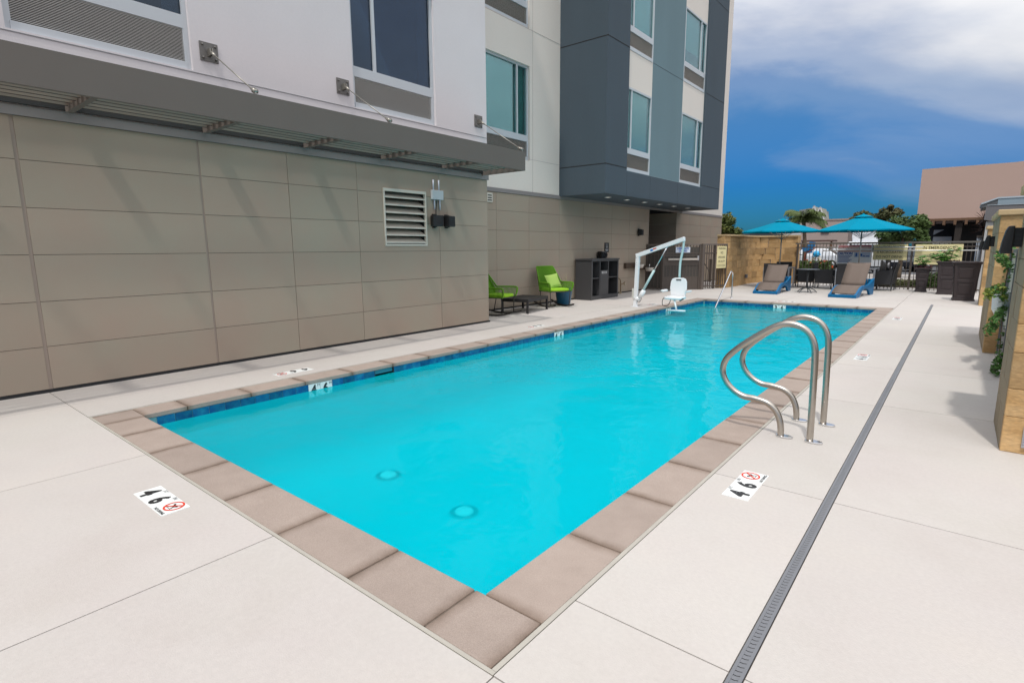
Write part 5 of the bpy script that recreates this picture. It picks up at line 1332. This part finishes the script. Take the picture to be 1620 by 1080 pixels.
# ------------------------------------------------------------ planters
def planter(x, y, hgt_, wb, wt, rz, label, plant=None):
    t = thing('tall_planter', label, 'planter', (x, y, 0), rz, 'tapered dark panelled planters')
    B = lambda mb, n, m=planterm, **k: mb.build(n, m, t, world=False, **k)
    def half(z): return (wb+(wt-wb)*(z/hgt_))/2
    z0_, z1_ = 0.07, hgt_-0.06
    ins_ = 0.014
    def taper(mb, za, zb, d):
        a, b = half(za)+d, half(zb)+d
        vs = [(-a, -a, za), (a, -a, za), (a, a, za), (-a, a, za), (-b, -b, zb), (b, -b, zb), (b, b, zb), (-b, b, zb)]
        return mb.add(vs, [(0, 1, 5, 4), (1, 2, 6, 5), (2, 3, 7, 6), (3, 0, 4, 7)])
    B(taper(MB(), z0_, z1_, -ins_), 'body')
    zm = z0_+(z1_-z0_)*0.50
    for q in range(4):
        R_ = Matrix.Rotation(q*pi/2, 3, 'Z'); mb = MB()
        def fb(u0, u1, za, zb, d=0.0):
            P_ = []
            for (dd_) in (-ins_-0.004, d):
                for (u, z) in ((u0, za), (u1, za), (u1, zb), (u0, zb)):
                    h_ = half(z); P_.append(R_@Vector((u*h_, -(h_+dd_), z)))
            mb.add(P_, [(4, 5, 6, 7), (0, 1, 5, 4), (1, 2, 6, 5), (2, 3, 7, 6), (3, 0, 4, 7)])
        fb(-1, -0.68, z0_, z1_); fb(0.68, 1, z0_, z1_); fb(-0.68, 0.68, z0_, z0_+0.06); fb(-0.68, 0.68, z1_-0.07, z1_); fb(-0.68, 0.68, zm-0.035, zm+0.035)
        fb(-0.52, 0.52, z0_+0.11, zm-0.085, -0.004); fb(-0.52, 0.52, zm+0.085, z1_-0.12, -0.004)
        recalc(B(mb, 'face_panel', planterm, bevel=0.004, bseg=1))
    a = wb/2+0.025; B(MB().box(-a, a, -a, a, 0.0, 0.045).box(-a+0.015, a-0.015, -a+0.015, a-0.015, 0.045, 0.075), 'foot', bevel=0.006)
    a = wt/2+0.035; b = wt/2-0.04; zt_ = hgt_
    mb = MB()
    for (x0_, x1_, y0_, y1_) in ((-a, a, -a, -b), (-a, a, b, a), (-a, -b, -b, b), (b, a, -b, b)): mb.box(x0_, x1_, y0_, y1_, zt_-0.04, zt_)
    for (x0_, x1_, y0_, y1_) in ((-a+.015, a-.015, -a+.015, -b), (-a+.015, a-.015, b, a-.015), (-a+.015, -b, -b, b), (b, a-.015, -b, b)): mb.box(x0_, x1_, y0_, y1_, zt_-0.062, zt_-0.0401)
    B(mb, 'rim', bevel=0.005)
    B(MB().box(-b, b, -b, b, zt_-0.12, zt_-0.04), 'soil', soilm)
    return t
planter(0.21, 20.86, 0.77, 0.27, 0.38, radians(2), 'smallest dark panelled planter with wine coloured ground leaves')
planter(0.87, 20.15, 1.00, 0.44, 0.56, radians(0), 'tall dark panelled planter with fig plant in front of the 911 sign')
planter(1.27, 17.95, 1.04, 0.43, 0.57, radians(3), 'tallest and nearest dark panelled planter, empty at the top')
def fig_leaf(mb, c, dr_, size):
    """lobed leaf: fan of five pointed lobes"""
    d_ = Vector(dr_).normalized(); sd = d_.cross(Vector((0, 0, 1))).normalized() if abs(d_.z) < 0.95 else Vector((1, 0, 0)); nn = sd.cross(d_)
    pts = [c]; angs = [-100, -72, -50, -36, -20, 0, 20, 36, 50, 72, 100]; rad = [0.55, 0.30, 0.85, 0.38, 0.5, 1.05, 0.5, 0.38, 0.85, 0.30, 0.55]
    for a, r_ in zip(angs, rad):
        a = radians(a); pts.append(c+(d_*cos(a)+sd*sin(a))*r_*size - nn*0.18*size*abs(sin(a)) - Vector((0, 0, 0.12*size*r_)))
    mb.add(pts, [(0, i, i+1) for i in range(1, len(pts)-1)])
def fig_plant(x, y, z, stems, label, size, name='fig_plant'):
    t = thing(name, label, 'plant', (x, y, z)); ms, ml = MB(), MB()
    for (dx, dy, h) in stems:
        p = smooth_path([(x, y, z), (x+dx*0.4, y+dy*0.4, z+h*0.5), (x+dx, y+dy, z+h)], 6); ms.tube(p, 0.008, 6)
        for q in p[5:]:
            for _ in range(3):
                a = random.uniform(0, 2*pi); e = Vector((cos(a), sin(a), random.uniform(-0.2, 0.5))); b_ = q+e.normalized()*size*0.7; ms.tube([q, b_], 0.003, 4, caps=False)
                fig_leaf(ml, b_, e+Vector((0, 0, -0.3)), size*random.uniform(0.7, 1.15))
    ms.build('stem', barkm, t); ml.build('leaves', leafm, t); return t
fig_plant(0.86, 20.12, 0.94, [(-0.33, -0.05, 0.30), (-0.15, 0.02, 0.36), (0.10, 0.0, 0.48), (-0.28, 0.1, 0.20), (-0.60, 0.0, 0.22)], 'leafy fig plant growing from the middle planter across the 911 sign', 0.14)
fig_plant(0.21, 20.85, 0.70, [(-0.18, 0, 0.38), (-0.05, 0.05, 0.42), (0.12, 0.0, 0.36)], 'young fig plant growing from the smallest planter', 0.10)
mb = MB(); leaves(mb, 160, lambda: ((0.21+random.uniform(-.2, .2), 20.85+random.uniform(-.2, .2), 0.77+random.uniform(-.05, .06)), None), 0.035)
tag(mb.build('wine_ground_leaves', plantred), 'low wine red leaves filling the smallest planter', 'plant')
mb = MB(); leaves(mb, 90, lambda: ((0.98+random.uniform(-.14, .14), 20.1+random.uniform(-.2, .2), 1.0+random.uniform(-.04, .03)), None), 0.03)
tag(mb.build('dry_ground_leaves', mat('dry_leaf', (0.12, 0.07, 0.05), 0.8)), 'dry brownish leaves in the middle planter', 'plant')

# ------------------------------------------------------------ vegetation outside the fence
def blob_crown(mb, c, rx, ry, rz_, n, size, mi=0, clumps=14):
    cl = []
    for _ in range(clumps):
        v = Vector((random.gauss(0, 1), random.gauss(0, 1), random.gauss(0, 1))).normalized()*random.uniform(0.35, 0.85)
        cl.append((Vector((c[0]+v.x*rx, c[1]+v.y*ry, c[2]+v.z*rz_)), random.uniform(0.28, 0.5)))
    for _ in range(n):
        p, r_ = random.choice(cl); v = Vector((random.gauss(0, 1), random.gauss(0, 1), random.gauss(0, 1))).normalized()*random.uniform(0.5, 1.0)
        q = p+Vector((v.x*rx*r_, v.y*ry*r_, v.z*rz_*r_)); a = Vector((random.gauss(0, 1), random.gauss(0, 1), random.gauss(0, .6))).normalized(); b = a.cross(v).normalized() if a.cross(v).length > 0.1 else Vector((0, 0, 1))
        s_ = size*random.uniform(0.6, 1.4); mb.add([q-a*s_, q+b*s_*0.6, q+a*s_, q-b*s_*0.6], [(0, 1, 2, 3)], random.randrange(mi+1))
def tree(name, label, base, h, cr, crown_parts, m, trunk_r=0.15, size=0.16, cat='tree', group='trees beyond the fence'):
    t = thing(name, label, cat, base, 0, group); mb = MB()
    bx, by, bz = base; top = Vector((bx+random.uniform(-.2, .2), by, bz+h*0.85))
    mb.tube(smooth_path([base, (bx+0.05, by, bz+h*0.4), top], 5), [trunk_r*(1-0.75*i/10) for i in range(11)], 8)
    ml = MB()
    for (dx, dy, dz, rx, ry, rz_, n) in crown_parts:
        mb.tube([(bx, by, bz+h*0.42), (bx+dx*0.6, by+dy*0.6, bz+(dz+h*0.42)/2), (bx+dx, by+dy, bz+dz)], [trunk_r*0.45, trunk_r*0.3, trunk_r*0.12], 6)
        blob_crown(ml, (bx+dx, by+dy, bz+dz), rx, ry, rz_, n, size)
    mb.build('trunk', barkm, t); ml.build('crown', m, t); return t
# bushy green tree behind the right umbrella
tree('leafy_tree', 'dense dark green leafy tree behind the right umbrella, beside the mauve building', (-1.15, 31.0, -0.05), 3.0, 1, [(0, 0, 2.1, 0.95, 0.9, 0.75, 4200), (0.55, 0.1, 2.4, 0.55, 0.6, 0.55, 2400), (-0.6, 0, 1.95, 0.5, 0.5, 0.5, 1500), (0.8, 0, 1.8, 0.35, 0.5, 0.5, 1200)], leafdark, 0.10, 0.062)
tree('eucalyptus_tree', 'brownish eucalyptus tree rising above the right umbrella', (-4.2, 49, -0.1), 4.5, 1, [(0, 0, 3.6, 1.1, 1, 0.55, 1800), (0.9, 0, 4.05, 0.62, .8, 0.55, 1500), (-1.0, 0, 3.75, 0.8, 1, 0.5, 1300), (1.5, 0, 3.2, 0.7, .8, 0.5, 1200)], leafbrown, 0.18, 0.11)
tree('eucalyptus_tree', 'low brownish tree top between the two umbrellas', (-9.1, 62, -0.1), 4.2, 1, [(0, 0, 3.9, 0.7, 1, 0.35, 500), (0.7, 0, 3.75, 0.4, 1, 0.25, 260)], leafbrown, 0.14, 0.10)
tree('yellow_tree', 'yellow green tree between the hotel and the curved stone wall', (-14.0, 45, -0.1), 4.6, 1, [(-0.2, 0, 3.5, 0.95, 1, 1.0, 2600), (0.3, 0, 2.7, 0.9, 1, 0.8, 1600), (-0.7, 0, 2.7, 0.8, 1, 1.2, 1200)], leafyel, 0.16, 0.11)
# queen palm
pm = thing('palm_tree', 'feathery palm tree behind the gabled houses and left umbrella', 'palm tree', (-7.1, 40, -0.1), 0, 'trees beyond the fence')
MB().tube([(-7.05, 40, -0.1), (-7.1, 40, 1.5), (-7.3, 40, 3.3)], [0.14, 0.12, 0.10], 10).build('trunk', barkm, pm)
for k in range(44):
    a = random.uniform(0, 2*pi); el_ = random.uniform(0.1, 1.45); ln = random.uniform(1.3, 2.0); dr_ = Vector((cos(a), sin(a), 0)); sd = Vector((-sin(a), cos(a), 0)); mb = MB(); P_ = []
    for i in range(13):
        f_ = i/12; P_.append(Vector((-7.3, 40, 3.3))+dr_*(ln*(f_*cos(el_*0.8)+0.0)*1.0)+Vector((0, 0, ln*(f_*sin(el_)*0.95-0.62*f_*f_))))
    mb.tube(P_, 0.012, 4, caps=False)
    for i in range(1, 13):
        for q in range(3):
            p = P_[i-1].lerp(P_[i], q/3)
            for s_ in (-1, 1):
                e = p+sd*s_*0.34*(1-0.5*i/12)+Vector((0, 0, -0.22-random.uniform(0, .1)))+dr_*0.10; mb.add([p-dr_*0.02, p+dr_*0.035, e], [(0, 1, 2)])
    mb.build('frond', palmm, pm)
def hedge(name, label, x0_, x1_, y, h, dep, n, m, size=0.05, z0_=-0.05, cat='hedge'):
    mb = MB()
    for _ in range(n):
        q = Vector((random.uniform(x0_, x1_), y+random.uniform(-dep, dep), z0_+h*random.random()**0.7*(0.75+0.25*sin(q0*7.1) if (q0 := random.random()) else 1)))
        a = Vector((random.gauss(0, 1), random.gauss(0, 1), random.gauss(0, .8))).normalized(); b = a.cross(Vector((random.gauss(0, 1), random.gauss(0, 1), random.gauss(0, 1)))).normalized(); s_ = size*random.uniform(.6, 1.4)
        mb.add([q-a*s_, q+b*s_*0.6, q+a*s_, q-b*s_*0.6], [(0, 1, 2, 3)])
    o = mb.build(name, m); o['kind'] = 'stuff'; return tag(o, label, cat)
hedge('ground_cover', 'yellowish low ground cover along the foot of the far fence', -1.3, 0.3, 23.2, 0.32, 0.5, 5200, mat('dull_foliage', (0.11, 0.10, 0.04), 0.8, var=0.5, vscale=3, color2=(0.05, 0.075, 0.02)), 0.035)
hedge('green_shrubs', 'dark green shrubs behind the fence between the planters', 0.15, 1.3, 23.0, 0.60, 0.4, 3600, leafdark, 0.04)
hedge('flower_bed', 'green bedding plants behind the fence by the stone wall', -4.6, -3.2, 26.0, 0.45, 0.4, 3200, leafdark, 0.045, z0_=0.42)
mb = MB(); 
for (xx, zz_) in ((-3.45, 0.83), (-3.55, 0.78), (-3.35, 0.60), (-3.2, 0.62), (-4.05, 0.74), (-2.75, 0.80)): leaves(mb, 24, lambda: ((xx+random.uniform(-.07, .07), 25.9+random.uniform(-.1, .1), zz_+random.uniform(-.06, .06)), None), 0.05)
tag(mb.build('orange_flowers', orangem, None), 'orange flowers among the bedding plants by the fence', 'flowers')['kind'] = 'stuff'
rb_ = thing('raised_bed', 'low concrete retaining wall holding the flower bed behind the fence', 'planter wall', (-3.9, 25.6, 0))
MB().box(-5.3, -2.2, 25.5, 25.7, -0.05, 0.45).build('wall', walkm, rb_)
dc = thing('spiky_shrub', 'dark burgundy spiky leaved shrub between the mauve building and the pillars', 'shrub', (1.62, 23.0, 0), 0)
mb = MB(); mb.tube([(1.66, 23, 0), (1.62, 23, 2.25)], 0.03, 8); mb.build('trunk', barkm, dc)
mb = MB()
for zc_, n in ((2.30, 46), (2.0, 34)):
    for k in range(n):
        a = random.uniform(0, 2*pi); e = random.uniform(-0.7, 1.3); d_ = Vector((cos(a)*cos(e), sin(a)*cos(e), sin(e))); sd = d_.cross(Vector((0, 0, 1))).normalized(); c = Vector((1.60, 23, zc_)); ln = random.uniform(0.25, 0.42)
        mb.add([c-sd*0.012, c+d_*ln*0.5-sd*0.012+Vector((0, 0, 0.01)), c+d_*ln, c+d_*ln*0.5+sd*0.012, c+sd*0.012], [(0, 1, 2, 3, 4)])
mb.build('leaves', dracm, dc)

# ------------------------------------------------------------ buildings outside
mv = thing('mauve_building', 'large blank mauve stucco building over a dark open ground floor', 'building', (3, 52, 0))
MB().box(-1.75, 3.3, 50.0, 66.0, 3.42, 7.0).build('upper_wall', mauvem, mv)
MB().prism([(3.3, 3.42), (12.0, 3.42), (12.0, 7.6), (3.3, 7.0)], lambda u, v, t: (u, 50.0+16*t, v)).build('upper_wall', mauvem, mv)
MB().box(-1.78, 12.0, 49.85, 50.0, 3.25, 3.42).build('fascia_beam', woodm, mv)
for k in range(14):
    xx = -1.35+k*0.62; MB().box(xx-0.08, xx+0.08, 49.4, 51.5, 2.95, 3.25).build('rafter_tail', woodm, mv)
MB().box(-1.7, 12.0, 56.0, 56.3, -0.1, 3.25).build('back_wall', darkm, mv)
MB().box(-1.62, -1.2, 50.1, 50.5, -0.1, 3.2).build('column', mat('dark_wood', (0.03, 0.022, 0.018), 0.8), mv)
MB().box(0.55, 0.95, 50.1, 50.5, -0.1, 3.2).build('column', mat('dark_wood', (0.03, 0.022, 0.018), 0.8), mv)
MB().box(0.96, 12, 52.0, 52.2, -0.1, 3.2).build('dark_screen', mat('dark_screen', (0.018, 0.014, 0.012), 0.8), mv)
MB().box(-0.85, 0.35, 55.9, 55.98, 1.4, 2.2).build('window', mat('bright_opening', (0.75, 0.75, 0.75), 0.7), mv)
MB().prism([(-0.85, 2.35), (-0.2, 2.75), (-0.85, 2.75)], lambda u, v, t: (u, 55.9+0.08*t, v)).build('window', mat('bright_opening', (0.75, 0.75, 0.75), 0.7), mv)
# grey canopy building close behind the pillars
gc = thing('grey_roof_pavilion', 'low grey metal roofed pavilion just behind the right hand pillars', 'building', (3.2, 22.5, 0))
MB().prism([(1.46, 2.74), (1.84, 2.90), (5.5, 2.93), (5.5, 2.98), (1.84, 2.945), (1.44, 2.78)], lambda u, v, t: (u, 21.9+2.5*t, v)).build('roof_edge', mat('roof_pale', (0.42, 0.48, 0.53), 0.4), gc)
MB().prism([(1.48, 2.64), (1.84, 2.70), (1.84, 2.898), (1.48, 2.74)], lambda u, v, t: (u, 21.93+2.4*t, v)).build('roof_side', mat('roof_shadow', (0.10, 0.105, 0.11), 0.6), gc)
MB().box(1.841, 5.5, 21.92, 24.0, 2.69, 2.899).build('roof_band', mat('roof_blue_grey', (0.26, 0.33, 0.38), 0.5), gc)
MB().prism([(1.58, 2.69), (5.5, 2.72), (5.5, 2.20), (1.78, 2.20), (1.56, 2.26)], lambda u, v, t: (u, 21.60+0.25*t, v)).build('parapet', mat('parapet_grey', (0.155, 0.148, 0.155), 0.6), gc)
MB().box(1.60, 5.5, 21.58, 21.60, 2.685, 2.70).build('parapet_cap', mat('roof_pale', (0.42, 0.48, 0.53), 0.4), gc)
MB().box(1.95, 5.4, 21.9, 24.0, -0.05, 2.2).build('wall', mat('pavilion_dark', (0.05, 0.045, 0.045), 0.8), gc)
MB().box(1.62, 1.80, 21.7, 21.85, 0.0, 2.2).build('column', mat('column_white', (0.5, 0.5, 0.5), 0.6), gc)
# gabled houses
hs = thing('gabled_houses', 'distant beige townhouses with twin grey gables behind the palm', 'building', (-12, 63, 0))
MB().box(-14.2, -9.95, 62.0, 70.0, -0.1, 4.3).build('wall', beigem, hs)
MB().prism([(-12.4, 5.2), (-11.4, 5.35), (-10.9, 5.3), (-10.75, 4.3), (-12.5, 4.2)], lambda u, v, t: (u, 62.5+7*t, v)).build('roof', roofm, hs)
for (xc, zt_) in ((-10.85, 5.45), (-10.30, 5.30)):
    g_ = MB().prism([(xc-0.45, 4.1), (xc, zt_), (xc+0.40, 4.1)], lambda u, v, t: (u, 61.6+3*t, v)).build('gable', mat('gable_green', (0.28, 0.29, 0.24), 0.8), hs)
    mb = MB(); mb.bar((xc-0.52, 61.5, 4.0), (xc, 61.5, zt_+0.06), 0.15, 0.10); mb.bar((xc, 61.5, zt_+0.06), (xc+0.47, 61.5, 4.0), 0.15, 0.10); mb.build('white_trim', mat('trim_white', (0.6, 0.6, 0.6), 0.6), g_)
MB().box(-12.9, -10.05, 61.7, 61.95, 2.68, 2.85).build('white_band', mat('trim_white', (0.6, 0.6, 0.6), 0.6), hs)
MB().box(-12.9, -10.05, 61.75, 61.98, -0.1, 2.67).build('ground_floor', mat('brown_stucco', (0.17, 0.13, 0.115), 0.9), hs)
for xx in (-13.6, -12.6, -11.7): MB().box(xx, xx+0.45, 61.94, 61.99, 3.1, 3.9).build('window', glassd, hs)
st_ = thing('strip_building', 'plain pinkish tan building between the umbrellas beside the white truck', 'building', (-8, 53, 0))
MB().box(-9.9, -6.35, 52.0, 60.0, -0.1, 3.62).build('wall', pinkm, st_)
MB().box(-9.95, -6.30, 51.95, 60.0, 3.62, 3.74).build('coping', mat('pink_coping', (0.34, 0.26, 0.23), 0.9), st_)
MB().box(-8.35, -7.75, 51.9, 52.0, 2.6, 2.78).build('window', mat('window_box_brown', (0.13, 0.08, 0.07), 0.8), st_)
MB().box(-8.9, -6.7, 47.5, 49.5, 1.86, 1.98).build('awning', mat('awning_brown', (0.10, 0.055, 0.045), 0.8), st_)
for xx in (-8.8, -6.8): MB().box(xx-0.06, xx+0.06, 47.6, 47.72, -0.1, 1.86).build('awning_post', woodm, st_)
# backdrop hedgerow/houses left of the palm
lw = thing('low_dark_building', 'low dark roofed building behind the left umbrella above the stone wall', 'building', (-15, 58, 0))
MB().box(-18.5, -13.9, 57, 62, -0.1, 2.55).build('wall', mat('grey_siding', (0.25, 0.24, 0.23), 0.8), lw); MB().box(-18.8, -13.6, 56.7, 62.3, 2.55, 2.78).build('roof', darkmetal, lw)
for xx in (-17.6, -16.6, -15.6, -14.7): MB().box(xx, xx+0.4, 56.95, 56.99, 2.0, 2.4).build('window', mat('window_pale', (0.5, 0.5, 0.5), 0.5), lw)

# white truck with rounded fairing
tk = thing('white_truck', 'white truck cab with rounded roof fairing parked beyond the fence', 'truck', (-3.2, 37, -0.05))
rows = []
for (z, xa, xb) in ((1.66, -4.05, -2.40), (1.72, -4.02, -2.42), (1.80, -3.95, -2.50)):
    pass
recalc(MB().prism([(-3.88, 1.72), (-3.93, 2.0), (-3.90, 2.5), (-3.80, 2.66), (-3.0, 2.70), (-2.78, 2.6), (-2.68, 2.2), (-2.62, 1.95), (-2.50, 1.80), (-2.50, 1.72)], lambda u, v, t: (u, 36.2+2.0*t, v)).build('fairing', carw, tk, bevel=0.08))
recalc(MB().prism([(-4.08, 0.9), (-4.08, 1.66), (-4.0, 1.74), (-2.45, 1.74), (-2.38, 1.66), (-2.38, 0.9)], lambda u, v, t: (u, 35.9+2.6*t, v)).build('cab', carw, tk, bevel=0.04))
MB().box(-4.08, -2.38, 35.9, 38.5, 0.35, 0.9).build('lower_body', mat('truck_lower', (0.5, 0.52, 0.54), 0.4), tk)
for (cxx, rr_) in ((-3.30, 0.55), (-3.30, 0.42)):
    MB().tube([(cxx+rr_*cos(a), 36.17, 2.42+rr_*0.62*sin(a)) for a in [pi+pi*i/12 for i in range(13)]], 0.02, 6).build('moulding', mat('truck_grey_line', (0.45, 0.48, 0.52), 0.4), tk)
MB().box(-3.85, -2.65, 35.88, 35.899, 1.15, 1.55).build('windscreen', glassd, tk)
for xx in (-3.95, -2.5):
    MB().tube([(xx, 35.95, 0.32), (xx+0.0, 36.4, 0.32)], 0.38, 16).build('wheel', tyre, tk)
    MB().box(xx-0.09, xx+0.09, 35.8, 35.88, 0.95, 1.35).build('mirror', mat('mirror_white', (0.7, 0.7, 0.72), 0.4), tk)

def car(x, y, rz, m, label):
    t = thing('parked_car', label, 'car', (x, y, -0.1), rz, 'cars parked beyond the fence')
    B = lambda mb, n, mm, par=None, **k: mb.build(n, mm, par or t, world=False, **k)
    prof = [(-2.15, 0.32), (-2.2, 0.62), (-2.05, 0.80), (-1.2, 0.93), (-0.65, 1.36), (-0.3, 1.44), (0.6, 1.44), (1.0, 1.38), (1.62, 0.98), (2.05, 0.92), (2.2, 0.70), (2.18, 0.32)]
    o = B(MB().prism(prof, lambda u, v, q: (u, (-0.88+1.76*q)*(1.0 if v < 1.0 else 0.84), v)), 'body', m, bevel=0.05); recalc(o)
    gp = [(-1.10, 0.95), (-0.62, 1.31), (0.95, 1.33), (1.45, 1.0)]
    for s_ in (-1, 1):
        recalc(B(MB().prism(gp, lambda u, v, q: (u, s_*(0.885-(v-0.93)*0.36)+s_*0.006*q, v)), 'side_window', glassd))
        for xx in (-1.35, 1.35):
            w_ = B(MB().tube([(xx, s_*0.70, 0.32), (xx, s_*0.90, 0.32)], 0.32, 18), 'wheel', tyre); B(MB().tube([(xx, s_*0.89, 0.32), (xx, s_*0.905, 0.32)], 0.19, 14), 'rim', silver, w_)
        B(MB().box(2.15, 2.215, s_*0.62-0.16, s_*0.62+0.16, 0.66, 0.82), 'tail_lamp', redlamp)
        B(MB().box(-2.215, -2.14, s_*0.60-0.18, s_*0.60+0.18, 0.60, 0.72), 'headlight', mat('headlight_glass', (0.7, 0.7, 0.7), 0.2))
    B(MB().add([(1.02, -0.66, 1.385), (1.02, 0.66, 1.385), (1.62, 0.74, 1.0), (1.62, -0.74, 1.0)], [(0, 1, 2, 3)]), 'rear_window', glassd)
    B(MB().add([(-0.67, 0.66, 1.372), (-0.67, -0.66, 1.372), (-1.19, -0.74, 0.955), (-1.19, 0.74, 0.955)], [(0, 1, 2, 3)]), 'windscreen', glassd)
    return t
car(-7.3, 44, radians(0), carw, 'white car parked beyond the fence behind the round bistro table')
car(-6.6, 49, radians(180), carw, 'white car parked farther off, just over the roof of the nearer white one')
car(-0.9, 42, radians(75), carb, 'dark car parked beyond the yellow caution sign')
car(-2.9, 44, radians(70), carb, 'dark car parked beyond the white truck, left of the other dark one')
# play-like ornament behind fence: blue panels, red bar, blue ball on cream stand
pn = thing('blue_panel_stack', 'stack of tilted blue panels on a rusty red post behind the fence', 'ornament', (-4.35, 27, 0.4))
for k, (xx, zz_, a) in enumerate(((-4.47, 1.36, 0.2), (-4.30, 1.45, -0.1), (-4.22, 1.58, -0.15), (-4.33, 1.27, 0.1))): MB().obox((xx, 27+0.02*k, zz_), (cos(a), 0, sin(a)), (0, 1, 0), (-sin(a), 0, cos(a)), 0.13, 0.015, 0.10).build('panel', bluetoy, pn)
MB().tube([(-4.50, 27.05, 0.4), (-4.48, 27.05, 1.15), (-4.08, 27.05, 1.40)], 0.025, 8).tube([(-4.38, 27.06, 0.4), (-4.4, 27.06, 0.9)], 0.05, 8).build('post', rust, pn)
ob = thing('blue_ball_ornament', 'round light blue ball with a ring on a cream arched stand behind the fence', 'ornament', (-4.0, 27, 0.4))
MB().lathe((-4.0, 27.0, 1.13), [(0.001, -0.15), (0.09, -0.12), (0.14, -0.05), (0.15, 0.02), (0.11, 0.11), (0.05, 0.145), (0.001, 0.15)], 20).build('ball', bluelight, ob)
MB().tube([(-4.0+0.17*cos(a), 27-0.12*sin(a), 1.06+0.05*cos(a)) for a in [2*pi*i/20 for i in range(20)]], 0.018, 6, closed=True).build('ring', bluelight, ob)
MB().tube(smooth_path([(-4.22, 27, 0.42), (-4.20, 27, 0.75), (-4.08, 27, 0.98)]), [0.07]*13, 8).tube(smooth_path([(-3.78, 27, 0.42), (-3.80, 27, 0.75), (-3.92, 27, 0.98)]), [0.07]*13, 8).build('stand', creamm, ob)
